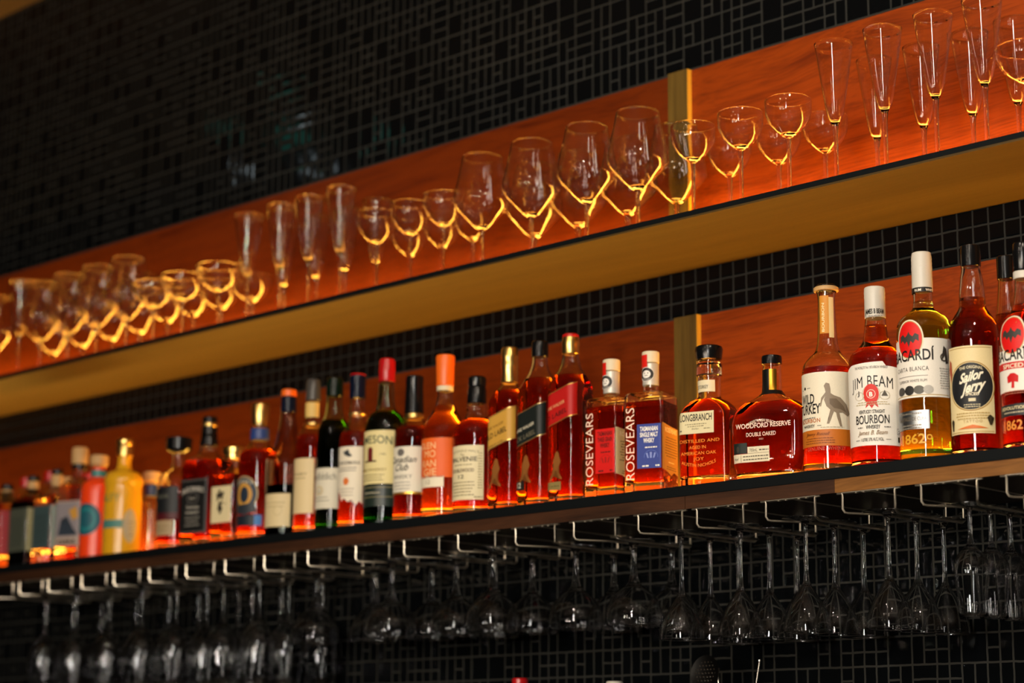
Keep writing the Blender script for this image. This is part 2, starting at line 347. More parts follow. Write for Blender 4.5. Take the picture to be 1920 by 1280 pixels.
# (pixel x of the stem, kind, row)
UP = [(1568, 'flute', 0), (1661, 'flute', 0), (1757, 'flute', 0), (1850, 'flute', 0), (1645, 'flute', 1), (1733, 'flute', 1), (1825, 'flute', 1), (1910, 'flute', 1),
      (1300, 'nick', 0), (1390, 'nick', 0), (1480, 'nick', 0), (1369, 'nick', 1), (1461, 'nick', 1), (1548, 'nick', 1),
      (1196, 'wine', 0), (1100, 'wine', 0), (996, 'wine', 0), (903, 'wine', 0), (1269, 'wine', 1), (1177, 'wine', 1), (1084, 'wine', 1), (1002, 'wine', 1),
      (830, 'nick', 0), (768, 'nick', 0), (704, 'nick', 0), (886, 'nick', 1), (829, 'nick', 1), (768, 'nick', 1),
      (636, 'flute', 0), (576, 'flute', 0), (523, 'flute', 0), (462, 'flute', 0), (705, 'flute', 1), (646, 'flute', 1), (592, 'flute', 1), (532, 'flute', 1),
      (408, 'saucer', 0), (341, 'saucer', 0), (286, 'saucer', 0), (472, 'saucer', 1), (414, 'saucer', 1), (362, 'saucer', 1), (314, 'saucer', 1),
      (236, 'wine', 0), (180, 'wine', 0), (126, 'wine', 0), (74, 'wine', 0), (263, 'wine', 1), (210, 'wine', 1), (156, 'wine', 1), (102, 'wine', 1),
      (34, 'flute', 0), (-16, 'wine', 0), (1932, 'saucer', 0)]
YR = (.051, .166)
groups = {}
for i, (px, k, row) in enumerate(UP): groups.setdefault((k, row), []).append(px)
for px, k, row in UP:
    py = 700-.2335*px-40; p = at(px, py, YR[row]); g = put_glass(k, (p.x, YR[row], ZU))
    o = sorted(groups[(k, row)], reverse=True).index(px); d, cat, gr = NAMES[k]
    tag(g, '%s, upper shelf %s row, %s of its kind from the right' % (d, ('front', 'back')[row], ORD[o]), cat, gr)

# ------------------------------------------------------------------ hanging racks and glasses
RACKS = [(-4.219, -4.126), (-4.099, -4.003), (-3.963, -3.866), (-3.838, -3.739), (-3.705, -3.606), (-3.57, -3.474), (-3.436, -3.338), (-3.307, -3.208), (-3.166, -3.072), (-3.024, -2.925),
         (-2.883, -2.788), (-2.737, -2.638), (-2.588, -2.49), (-2.444, -2.348), (-2.296, -2.197), (-2.169, -2.067), (-2.023, -1.927), (-1.874, -1.777), (-1.73, -1.633), (-1.584, -1.486)]
RACKS = [(-4.345, -4.25)]+RACKS
m_brass = pmat('brushed_steel', (.95, .84, .68), .36, 1)
ZR = ZL-.0715                     # centre of the rail wires
rack0 = None
NR = len(RACKS)
for i, (a, b) in enumerate(RACKS):
    xc = (a+b)/2
    if rack0 is None:
        rack0 = empty('stemware_rack', (0, 0, 0)); hw = .0485
        for sgn in (-1, 1):
            mb = MB(); P0 = [(sgn*hw+.010*1, .004, -.0405), (sgn*hw+.0005, .004, -.0412), (sgn*hw, .004, -.0445), (sgn*hw, .004, ZR-ZL+.006), (sgn*(hw-.002), .0065, ZR-ZL+.001), (sgn*(hw-.005), .011, ZR-ZL),
                  (sgn*.022, .048, ZR-ZL), (sgn*.0175, .058, ZR-ZL), (sgn*.0165, .066, ZR-ZL), (sgn*.0165, .235, ZR-ZL), (sgn*.0165, .2395, ZR-ZL+.002), (sgn*.0165, .241, ZR-ZL+.006), (sgn*.0165, .241, -.042)]
            if sgn < 0: P0[0] = (-hw-.010, .004, -.0405); P0[1] = (-hw-.0005, .004, -.0412)
            mb.tube(P0, .0019, m_brass, 8); mb.build('rail', rack0)
        mb = MB(); mb.box(-hw-.002, hw+.002, .0022, .016, -.0408, -.0397, m_brass); mb.box(-.020, .020, .225, .245, -.0410, -.0397, m_brass)
        mb.box(-.004, .004, .016, .225, -.0408, -.0397, m_brass)
        for sx in (-.026, -.012, .014, .028): mb.lathe([(0, -.0425), (.0030, -.0420), (.0034, -.0408)], m_brass, 10, sx, .009)
        mb.build('mounting_plate', rack0)
        r = rack0
    else: r = copy_tree(rack0)
    r.location = (xc, 0, ZL)
    tag(r, 'steel wire glass rack under the lower shelf, %s from the right' % ORD[NR-1-i] if NR-1-i < 20 else 'steel wire glass rack under the lower shelf, at the left edge', 'glass rack', 'wire glass racks under the lower shelf')
HANG = {0: ('bigwine', (.13, .21)), 1: ('bigwine', (.045, .121, .2)), 2: ('bigwine', (.05, .135, .215)), 3: ('bigwine', (.05, .135, .211)), 4: ('bigwine', (.047, .121, .2)), 5: ('bigwine', (.045, .124, .21)),
        6: ('bigwine', (.066, .143, .224)), 7: ('bigwine', (.056, .134, .226)), 8: ('goblet', (.102,)), 9: ('goblet', (.14,)), 10: ('goblet', (.055, .160)), 11: ('goblet', (.095, .197)), 12: ('goblet', (.047, .150)),
        13: ('goblet', (.110, .212)), 14: ('goblet', (.106, .208)), 15: ('tasting', (.058, .134, .210)), 16: ('tasting', (.055, .132, .208)), 17: ('tasting', (.042, .118, .199)), 18: ('tasting', (.053, .129, .206)),
        19: ('tulip', (.057, .114, .170, .225)), 20: ('tulip', (.057, .114, .170))}
HN = {'bigwine': ('large wine glass', 'wine glass'), 'goblet': ('wide coupe glass', 'coupe glass'), 'tasting': ('round-bowled cocktail glass', 'cocktail glass'), 'tulip': ('slim tulip glass', 'tulip glass')}
for i, (k, ys) in HANG.items():
    xc = sum(RACKS[i])/2
    for j, y in enumerate(ys):
        tl = (random.uniform(-.006, .006), random.uniform(-.02, .02)) if k == 'bigwine' else (0, 0)
        g = put_glass(k, (xc, y, ZR+.0019+.0018), True, tl)
        rk = ('in the %s rack from the right' % ORD[NR-1-i]) if NR-1-i < 20 else 'in the rack at the left edge'
        pos = 'alone' if len(ys) == 1 else ORD[j]+' from the front'
        tag(g, '%s hanging %s, %s' % (HN[k][0], rk, pos), HN[k][1], HN[k][0]+'es hanging from the racks')
# ------------------------------------------------------------------ bottles
m_bg = glass_mat('bottle_glass', (1, 1, 1), 1.5)
m_green = glass_mat('green_bottle_glass', (1, 1, 1), 1.5, 0, (.12, .62, .10), 120)
m_brown = glass_mat('brown_bottle_glass', (1, 1, 1), 1.5, 0, (.55, .25, .05), 330)
m_pale = glass_mat('pale_green_bottle_glass', (1, 1, 1), 1.5, 0, (.62, .95, .45), 35)
LIQ = {'whisky': ((.91, .62, .05), 105), 'dark': ((.85, .62, .04), 150), 'bourbon': ((.905, .60, .05), 105), 'amber': ((.95, .72, .10), 62), 'red': ((.88, .50, .04), 100),
       'gold': ((.99, .88, .20), 12), 'pale': ((.99, .93, .55), 7), 'clear': ((.98, .98, .98), 2), 'spiced': ((.87, .55, .03), 130)}
def liquid(k):
    c, d = LIQ[k]; return glass_mat('liquid_'+k, (1, 1, 1), .905, 0, c, d)
PAPER = {}
def paper(col, rough=.55, metal=0):
    k = 'print_%s_%d_%d' % (col if isinstance(col, str) else 'x'.join('%d' % (v*255) for v in col), rough*100, metal*100)
    return pmat(k, col, rough, metal, .35)
FC = None
def text_geo(body, bold=0, shear=0, spacing=1):
    cu = bpy.data.curves.new('lettering', 'FONT'); cu.body = body; cu.size = 1; cu.offset = bold; cu.shear = shear; cu.space_character = spacing; cu.resolution_u = 3
    ob = bpy.data.objects.new('lettering', cu); me = ob.to_mesh()
    vs = [(v.co.x, v.co.y) for v in me.vertices]; fs = [tuple(p.vertices) for p in me.polygons]
    ob.to_mesh_clear(); bpy.data.objects.remove(ob); bpy.data.curves.remove(cu)
    return vs, fs
class Bottle:
    """axis at pixel column px on the lower shelf; rows of (pixel row, half width px[, half depth px, corner px]) from the base up"""
    def __init__(s, px, secs, y=.055, theta=None, n=64):
        s.px = px; ytop, yb = secs[-1][0], 1063-.119*px
        s.y = y; pm = (ytop+yb)/2; s.X = at(px, pm, y).x; s.s = pxm(px, pm, y); s.az = azimuth(px, pm)
        s.rot = 0 if theta is None else s.az-math.radians(theta)
        rows = []
        for r in secs:
            z = s.zs(r[0]) if r[0] > 3 else r[0]       # rows <= 3 are heights in metres
            rx = r[1]/s.s; ry = (r[2] if len(r) > 2 else r[1])/s.s; c = (r[3]/s.s if len(r) > 3 else min(rx, ry))
            rows.append((z, rx, ry, min(c, rx, ry)))
        r0 = rows[0]; k = .003
        s.rows = pch([(0, r0[1]-k, r0[2]-k, max(r0[3]-k, .002)), (.0035, r0[1], r0[2], r0[3])]+[r for r in rows if r[0] > .006], 5)
        s.n = n; s.top = rows[-1][0]
    def zs(s, py): return at(s.px, py, s.y).z-ZL        # height of a silhouette point
    def zl(s, py):                                      # height of a point on the near surface
        return at(s.px, py, s.y-.7*s.rad*math.cos(s.az)).z-ZL
    rad = .035
    def at_z(s, z):
        R = s.rows
        if z <= R[0][0]: return R[0][1:]
        for a, b in zip(R, R[1:]):
            if z <= b[0]:
                t = (z-a[0])/(b[0]-a[0]); return tuple(a[i]+(b[i]-a[i])*t for i in (1, 2, 3))
        return R[-1][1:]
    def ring(s, rx, ry, c, n):
        pts = []; q = n//4
        for k, (cx, cy) in enumerate(((1, -1), (1, 1), (-1, 1), (-1, -1))):     # start at the front middle, go right
            for i in range(q):
                a = -PI/2+k*PI/2+(PI/2)*i/(q-1 if q > 1 else 1)
                pts.append((cx*(rx-c)+c*math.cos(a), cy*(ry-c)+c*math.sin(a)))
        return pts
    def shell(s, rows, inset, mb, mat, flip=False, capb=True, capt=True, punt=0):
        vs = []; fs = []; n = s.n; m = len(rows)
        for (z, rx, ry, c) in rows:
            rx, ry = max(rx-inset, .0008), max(ry-inset, .0008); cc = max(min(c-inset*.5, rx, ry), .0006)
            vs += [(x, y, z) for x, y in s.ring(rx, ry, cc, n)]
        for i in range(m-1):
            for k in range(n):
                j = (k+1) % n; fs.append((i*n+k, i*n+j, (i+1)*n+j, (i+1)*n+k))
        if capb:
            vs.append((0, 0, rows[0][0]+punt)); fs += [(len(vs)-1, (k+1) % n, k) for k in range(n)]
        if capt:
            vs.append((0, 0, rows[-1][0])); fs += [(len(vs)-1, (m-1)*n+k, (m-1)*n+(k+1) % n) for k in range(n)]
        if flip: fs = [f[::-1] for f in fs]
        mb.add(vs, fs, mat)
    def map(s, u, v, off):
        rx, ry, c = s.at_z(v)
        # outline walked by arc length from the front middle
        sg = 1 if u >= 0 else -1; a = abs(u); segs = [('l', rx-c), ('c', c), ('l', 2*(ry-c)), ('c', c), ('l', rx-c)]
        x, y, nx, ny = 0, -ry, 0, -1; pos = [(0, -ry), None]
        if a <= rx-c: x, y, nx, ny = a, -ry, 0, -1
        else:
            a -= rx-c; L = PI/2*c
            if a <= L:
                t = a/c if c > 0 else 0; nx, ny = math.sin(t), -math.cos(t); x, y = rx-c+c*nx, -(ry-c)+c*ny
            else:
                a -= L
                if a <= 2*(ry-c): x, y, nx, ny = rx, -(ry-c)+a, 1, 0
                else:
                    a -= 2*(ry-c); t = min(a/max(c, 1e-5), PI/2); nx, ny = math.cos(t), math.sin(t); x, y = rx-c+c*nx, (ry-c)+c*ny
        dz = .002; r2 = s.at_z(v+dz); r1 = s.at_z(v-dz); sl = (r2[0]-r1[0])/(2*dz)
        k = 1/math.sqrt(1+sl*sl)
        return (sg*(x+nx*off*k), y+ny*off*k, v-off*sl*k)
    def label(s, name, items, parent, lab=None, thick=.0004):
        """items in pixels: u along the surface from the front middle, v = pixel row"""
        mb = MB(); S_ = s.s; lay = 0
        for it in items:
            kind = it[0]; ps = None; lay += 1
            if kind == 'T':
                _, body, u, v, wd, ht, col = it[:7]; o = it[7] if len(it) > 7 else {}
                vs, fs = text_geo(body, o.get('bold', 0), o.get('shear', 0), o.get('sp', 1))
                if not vs: continue
                x0 = min(p[0] for p in vs); x1 = max(p[0] for p in vs); y0 = 0 if not o.get('fit') else min(p[1] for p in vs); y1 = max(p[1] for p in vs)
                zb = s.zl(v); H = ht/S_; W = wd/S_ if wd else (x1-x0)*H/(y1-y0)
                rot = o.get('rot', 0)
                if rot: H, W = (ht/S_), (wd/S_)
                P = []
                for x, y in vs:
                    a = ((x-x0)/(x1-x0)-.5)*W; b = (y-y0)/(y1-y0)*H
                    if o.get('arc'): b += -o['arc']/S_*(2*a/W)**2
                    if o.get('slope'): b += a*o['slope']
                    if rot: a, b = -b+H/2, a+W/2
                    P.append((u/S_+a, zb+b))
                fl = fs; mt = paper(col, o.get('rough', .5), o.get('metal', 0))
            elif kind == 'R':
                _, u0, v0, u1, v1, col = it[:6]; o = it[6] if len(it) > 6 else {}
                za, zb = s.zl(v0), s.zl(v1); sl = o.get('slope', 0)
                P = [(u0/S_, zb), (u1/S_, zb+(u1-u0)/S_*sl), (u1/S_, za+(u1-u0)/S_*sl), (u0/S_, za)]; fl = [(0, 1, 2, 3)]; mt = paper(col, o.get('rough', .5), o.get('metal', 0))
            elif kind == 'D':
                _, u, v, r, col = it[:5]; o = it[5] if len(it) > 5 else {}; ry = o.get('ry', r); zc = s.zl(v); ri = o.get('ri', 0)
                n = 40
                out = [(u/S_+r/S_*math.cos(2*PI*k/n), zc+ry/S_*math.sin(2*PI*k/n)) for k in range(n)]
                if ri:
                    q = ri/r; P = out+[(u/S_+(a-u/S_)*q, zc+(b-zc)*q) for a, b in out]; fl = [(k, (k+1) % n, n+(k+1) % n, n+k) for k in range(n)]
                else: P = out+[(u/S_, zc)]; fl = [(k, (k+1) % n, n) for k in range(n)]
                mt = paper(col, o.get('rough', .5), o.get('metal', 0))
            elif kind == 'P':
                _, pts, col = it[:3]; o = it[3] if len(it) > 3 else {}; P = [(a/S_, s.zl(b)) for a, b in pts]; fl = [tuple(range(len(P)))]; mt = paper(col, o.get('rough', .5), o.get('metal', 0))
                if sum(P[i-1][0]*P[i][1]-P[i][0]*P[i-1][1] for i in range(len(P))) < 0: fl = [fl[0][::-1]]
            elif kind == 'L':                              # rows of small print too fine to read
                _, u, v, wd, nrow, dv, ht, col = it[:8]; P = []; fl = []; mt = paper(col)
                rnd = random.Random(int(u*7+v*3))
                for r in range(nrow):
                    ww = wd*rnd.uniform(.72, 1); x = -ww/2
                    while x < ww/2:
                        l = min(rnd.uniform(2.2, 6), ww/2-x+.3); k = len(P); z1 = s.zl(v+r*dv); h = ht/S_*rnd.uniform(.8, 1)
                        P += [((u+x)/S_, z1), ((u+x+l)/S_, z1), ((u+x+l)/S_, z1+h), ((u+x)/S_, z1+h)]; fl.append((k, k+1, k+2, k+3)); x += l+1.1
            bm = bmesh.new(); V = [bm.verts.new((a, 0, b)) for a, b in P]
            for f in fl:
                try: bm.faces.new([V[i] for i in f])
                except Exception: pass
            if kind == 'P': bmesh.ops.triangulate(bm, faces=bm.faces[:], ngon_method='EAR_CLIP')
            xs = [p[0] for p in P]; zz = [p[1] for p in P]; st = .0035
            if kind != 'L':
                for k in range(math.ceil(min(xs)/st), math.floor(max(xs)/st)+1):
                    bmesh.ops.bisect_plane(bm, geom=bm.verts[:]+bm.edges[:]+bm.faces[:], plane_co=(k*st, 0, 0), plane_no=(1, 0, 0), dist=1e-6)
                if max(zz)-min(zz) > .02:
                    for k in range(math.ceil(min(zz)/.008), math.floor(max(zz)/.008)+1):
                        bmesh.ops.bisect_plane(bm, geom=bm.verts[:]+bm.edges[:]+bm.faces[:], plane_co=(0, 0, k*.008), plane_no=(0, 0, 1), dist=1e-6)
            bm.verts.index_update(); off = thick+lay*.00007
            mb.add([s.map(v.co.x, v.co.z, off) for v in bm.verts], [[v.index for v in f.verts] for f in bm.faces], mt); bm.free()
        o = mb.build(name, parent, ang=30)
        if lab: o['label'] = lab
        return o
def lathe_px(b, rows, mat, mb=None, n=36, closed=True):   # rows (pixel row, half width px) from below up
    mb = mb or MB(); P = [(r/b.s, b.zs(v)) for v, r in rows]
    if closed: P = [(0, P[0][1])]+P+[(0, P[-1][1])]
    mb.lathe(P, mat, n); return mb
def bottle(name, cat, label, px, secs, liq=None, fill=None, cap=(), labels=(), y=.055, theta=None, glass=None, base=.007, wall=.0022, group='spirit bottles on the lower shelf', opaque=None, caplabels=()):
    b = Bottle(px, secs, y, theta); root = empty(name, (b.X, y, ZL+.0003), b.rot); b.root = root
    b.rad = max(r[1] for r in b.rows)
    tag(root, label, cat, group); g = glass or m_bg; mb = MB()
    if opaque:
        b.shell(b.rows, 0, mb, opaque, punt=.002); mb.build('body', root, ang=40)
    else:
        zf = b.zs(fill) if fill else base+.002
        b.shell(b.rows, 0, mb, g, capt=False, punt=.004)
        up = [(zf,)+b.at_z(zf)]+[r for r in b.rows if r[0] > zf+.001]
        n0 = len(mb.v)-1
        b.shell(up, wall, mb, g, flip=True, capb=True, capt=False)
        # close the mouth between outer and inner surfaces
        m = len(b.rows); n = b.n; oi = (m-1)*n; ii = n0+1+(len(up)-1)*n
        k = mb.mi(g)
        for q in range(n):
            r = (q+1) % n; mb.f.append((oi+q, oi+r, ii+r, ii+q)); mb.m.append(k)
        mb.build('glass_body', root, ang=40)
        if liq:
            rows = [(base,)+b.at_z(base)]+[r for r in b.rows if base+.001 < r[0] < zf-.0015]+[(zf-.0004,)+b.at_z(zf-.0004)]
            rows[0] = (base, rows[0][1]-.003, rows[0][2]-.003, max(rows[0][3]-.003, .001)); r1 = b.at_z(base+.004); rows.insert(1, (base+.004, *r1)); rows.sort(key=lambda r: r[0])
            mb = MB(); b.shell(rows, wall, mb, liquid(liq)); mb.build('liquid', root, ang=40)
    for nm, rws, mt in cap:
        lathe_px(b, rws, mt).build(nm, root, ang=30)
    for nm, items, *lab in labels: b.label(nm, items, root, *lab)
    return b
def capring(nm, v0, v1, r, mt, r1=None): return (nm, [(v0, r-.8), (v0-1, r), (v1+1.5, r1 or r), (v1, (r1 or r)-1.5)], mt)
m_cb = pmat('cap_black', (.004, .004, .0045), .2, spec=.35); m_cw = pmat('cap_white', (.62, .58, .50), .4); m_cg = pmat('cap_gold', (.75, .50, .16), .28, 1)
m_cr = pmat('cap_red', (.45, .006, .008), .25); m_co = pmat('cap_orange', (.85, .14, .008), .35); m_cork = pmat('cork_wood', (.55, .33, .13), .6); m_cream = pmat('cap_cream', (.72, .62, .42), .5)
m_navy = pmat('cap_navy', (.003, .006, .018), .2, spec=.35); m_grey = pmat('cap_grey', (.06, .055, .05), .25); m_dgreen = pmat('cap_dark_green', (.002, .008, .004), .2, spec=.35); m_teal = pmat('teal_band', (.03, .20, .20), .4)
K = '141210'; CR = 'E6DCC4'; WH = 'ECE6DA'; BG = 'E2CF9C'

# --- right end
bottle('rum_bottle', 'bottle', 'dark bottle with black cap standing behind the spiced rum bottles, neck only in view', 1893, [(.01, 44), (700, 44), (640, 40), (600, 24), (545, 17), (510, 15), (500, 15)], 'dark', 590, y=.165,
       cap=[capring('cap', 524, 480, 17, m_cb)])
BAC = lambda cx: [('D', cx, 637, 29, 'E8DCC0', {'ry': 38}), ('D', cx, 637, 26.5, 'B08A4A', {'ry': 35.5}), ('D', cx, 637, 25.5, 'D8120E', {'ry': 34}),
                  ('P', [(cx-20, 630), (cx-13, 626), (cx-8, 632), (cx-3, 628), (cx, 622), (cx+3, 628), (cx+8, 632), (cx+13, 626), (cx+20, 630), (cx+20, 642), (cx+14, 638), (cx+9, 645), (cx+4, 640), (cx, 652), (cx-4, 640), (cx-9, 645), (cx-14, 638), (cx-20, 642)], '3A3632')]
b = bottle('rum_bottle', 'bottle', 'spiced rum bottle with red bat emblem and red band, cut by the right edge', 1926,
       [(.01, 51), (640, 51), (618, 49), (600, 41), (585, 27), (570, 22), (520, 17), (500, 17)], 'spiced', 572, theta=33,
       cap=[('cap', [(508, 18), (506, 19), (470, 19), (458, 18.5), (455, 17)], m_cb), ('neck_ring', [(523, 18.5), (522, 19.4), (510, 19.4), (509, 18.5)], m_cw)],
       labels=[('label', [('R', -72, 655, 72, 734, WH)]+[(k[0], k[1], k[2]-9, *k[3:]) if k[0] == 'D' else ('P', [(a, v-9) for a, v in k[1]], k[2]) for k in BAC(0)]+
                [('T', 'BACARDÍ', 0, 675, 86, 26, K, {'bold': .018}), ('R', -70, 679, 70, 692, 'C8161A'), ('T', 'SPICED', 0, 690, 44, 8, 'F0E4C8', {'bold': .02}), ('P', [(-3, 728), (3, 728), (2, 716), (11, 718), (12, 706), (4, 700), (-4, 700), (-12, 706), (-11, 718), (-2, 716)], 'C8161A'), ('L', 0, 741-6, 50, 2, 4, 2, 'B06A50')]),
               ('band_label', [('R', -72, 758, 72, 780, '23262A'), ('T', '- REVOLUTION -', -4, 768, 70, 6, 'E0CFA0', {'bold': .02}), ('L', 0, 775, 60, 1, 4, 3, 'B8AC90')]),
               ('embossed_number', [('T', '1862', -6, 806, 44, 18, 'D89040', {'bold': .02, 'rough': .2})])])
bottle('rum_bottle', 'bottle', 'dark spiced rum bottle with cream label and big round black emblem', 1827,
       [(.01, 48.5), (640, 48.5), (610, 44), (590, 33), (575, 25), (552, 24), (520, 20.5), (502, 17.5), (495, 17.5)], 'dark', 560, theta=9,
       cap=[('cap', [(500, 18), (499, 19), (480, 19.2), (468, 18.6), (461, 18), (460, 16)], m_cb)],
       labels=[('label', [('R', -52, 650, 43, 815, BG), ('R', -49, 653, 40, 654.5, 'A88848'), ('R', -49, 811, 40, 812.5, 'A88848'), ('D', -1, 726, 46, 'A07A38', {'ry': 47}), ('D', -1, 726, 44, BG, {'ry': 45}), ('D', -1, 726, 42, '17191C', {'ry': 44}),
                ('T', 'THE ORIGINAL', 0, 693, 44, 5.5, 'D8CCA8', {'arc': 3, 'bold': .02}), ('T', 'Sailor', 0, 716, 46, 18, 'F2EAD0', {'shear': .45, 'bold': .035, 'slope': .22}), ('T', 'Jerry', 3, 736, 48, 19, 'F2EAD0', {'shear': .45, 'bold': .035, 'slope': .22}),
                ('T', 'SPICED', 1, 744, 25, 5.5, 'E8DCBC', {'bold': .03}), ('R', -6, 749, 7, 755, 'D8CCA8'), ('L', 0, 762, 36, 2, 4, 2, 'C8BC98'),
                ('P', [(-44, 716), (-49, 690), (-46, 672), (-41, 678), (-40, 700)], 'A04020'), ('L', 0, 778, 70, 3, 5, 2.4, 'B89C60'), ('T', 'TATTOO', 0, 795, 34, 5, 'B09058', {'sp': 1.4}),
                ('P', [(-30, 806), (-14, 802), (0, 799), (14, 802), (28, 806)], 'D8702A'), ('P', [(-46, 790), (-42, 785), (-38, 790), (-41, 792), (-40, 808), (-43, 808)], '3A3020'), ('P', [(26, 786), (32, 780), (40, 786), (34, 788), (35, 800), (31, 800)], '3A3020')])])
bottle('rum_bottle', 'bottle', 'pale rum bottle in greenish glass with white cap and red bat emblem', 1735,
       [(.01, 51), (640, 51.5), (612, 50), (598, 43), (586, 27), (577, 19.5), (560, 18), (540, 18)], 'gold', 566, theta=33, glass=m_pale, base=.016,
       cap=[('cap', [(546, 18.6), (545, 19.6), (508, 19.2), (505, 19.6), (500, 19.6), (498, 19), (494, 19.5), (490, 19), (486, 19.5), (479, 18.6), (474, 17.8), (473, 16)], m_cw)],
       labels=[('cap_band', [('R', -30, 533, 30, 542, K, {}), ('T', 'RUM', -10+12, 540.5, 12, 4.5, 'E8E0D0', {'bold': .03}), ('T', 'WHITE', 24, 540.5, 17, 4.5, 'E8E0D0', {'bold': .03})], None, .0017) ,
               ('label', [('R', -78, 636, 78, 747, WH), ('R', -76, 742, 76, 743.5, 'B89C60')]+BAC(0)+[('T', 'BACARDÍ', 1, 677, 92, 26, K, {'bold': .018}), ('T', 'CARTA BLANCA', 1, 697, 70, 8, '4A4440', {'sp': 1.15}),
                ('R', -30, 706, 34, 707, '8A8480'), ('T', 'SUPERIOR WHITE RUM', 2, 718, 60, 5, '6A6460'), ('D', -22, 733, 10, '4A4844', {'ry': 8}), ('D', -2, 733, 10, '2A2826', {'ry': 9}), ('D', 17, 733, 10, '5A5850', {'ry': 8}), ('D', 34, 733, 9, 'B8B4AC', {'ry': 8}),
                ('D', 66, 672, 8, '5A544C', {'ri': 5}), ('P', [(60, 680), (66, 650), (72, 655), (76, 682), (70, 684), (68, 668)], '3A3632'), ('L', 66, 694, 24, 9, 4.6, 1.8, 'A8A49C')]),
               ('silver_label', [('R', -60, 771, 34, 806, 'A8ACB0', {'metal': 1, 'rough': .35}), ('T', 'SANTIAGO DE CUBA', -2, 790, 62, 7, '6A6050', {'bold': .01}), ('L', -4, 778, 56, 1, 4, 3, '80796C'), ('L', -2, 800, 50, 2, 5, 3, '80796C')]),
               ('embossed_number', [('T', '1862', 0, 833, 52, 18, 'D8A030', {'bold': .02, 'rough': .2}), ('D', 33, 822, 5, 'D8A030', {'ri': 3})])])
b = bottle('bourbon_bottle', 'bottle', 'bourbon bottle with white screw cap, white label and red wax-seal emblem', 1645,
       [(.01, 52), (690, 53), (670, 50), (655, 36), (640, 25), (615, 21), (600, 19), (590, 18)], 'bourbon', 611, theta=12,
       cap=[('cap', [(597, 18.8), (596, 19.8), (560, 19.5), (557, 20), (553, 19.6), (549, 20), (545, 19.6), (541, 19.5), (539, 18.5), (538, 16)], m_cw)],
       labels=[('cap_print', [('T', 'JAMES B BEAM', 2, 583, 36, 9.5, K, {'bold': .03}), ('L', 4, 588, 26, 1, 4, 1.5, '8A8480')], None, .0019),
               ('label', [('P', [(-66, 836), (-66, 690), (-44, 683), (22, 680), (28, 688), (64, 692), (64, 838)], WH), ('T', "THE WORLD'S No1 BOURBON WHISKEY", -1, 693, 66, 5, '4A4440', {'bold': .02}),
                ('T', 'JIM BEAM', -1, 727, 84, 21, K, {'bold': .0, 'arc': 5, 'sp': 1.08}), ('D', -1, 741, 17.5, 'C8BFA8', {'ri': 16}), ('D', -1, 741, 14.5, 'D2200F', {'ry': 19}), ('P', [(-9, 754), (9, 754), (12, 767), (5, 761), (0, 768), (-5, 761), (-12, 767)], 'C81E10'), ('D', -1, 741, 8.5, 'E8C8B8', {'ri': 7.3}), ('T', 'B', -1, 745.5, 6.5, 8.5, 'F4ECE0', {'bold': .04}),
                ('T', 'J', -26, 742, 4, 8, '4A4440', {'bold': .03}), ('D', -24, 744, 10, 'B8AC90', {'ri': 9, 'ry': 8}), ('D', 24, 744, 10, 'B8AC90', {'ri': 9, 'ry': 8}), ('P', [(18, 745), (24, 734), (30, 745)], '5A544C'), ('L', 0, 757, 66, 2, 4, 1.6, 'B8A880'),
                ('T', 'KENTUCKY STRAIGHT', -1, 777, 48, 6.5, K, {'bold': .015}), ('T', 'BOURBON', -1, 796, 64, 16, K, {'bold': .008}), ('T', 'WHISKEY', 1, 806, 26, 7, K, {'bold': .015}), ('L', -24, 804, 12, 1, 3, 2, '6A6460'), ('L', 27, 804, 12, 1, 3, 2, '6A6460'),
                ('T', 'James B. Beam', -1, 817, 56, 8, '8A6A40', {'shear': .4}), ('T', '1 LITRE 37% ALC./VOL.', -1, 829, 42, 6, '3A3632', {'bold': .01}), ('R', -34, 826, -25, 827, '6A6460'), ('R', 24, 826, 33, 827, '6A6460'),
                ('R', 45, 806, 56, 817, '9A948C'), ('R', 46, 807, 55, 816, WH), ('T', '5', 50.5, 815, 4, 6, K, {'bold': .03}), ('R', 47, 822, 56, 832, '1A1816'), ('R', 56, 770, 60, 800, '6A6460')])])
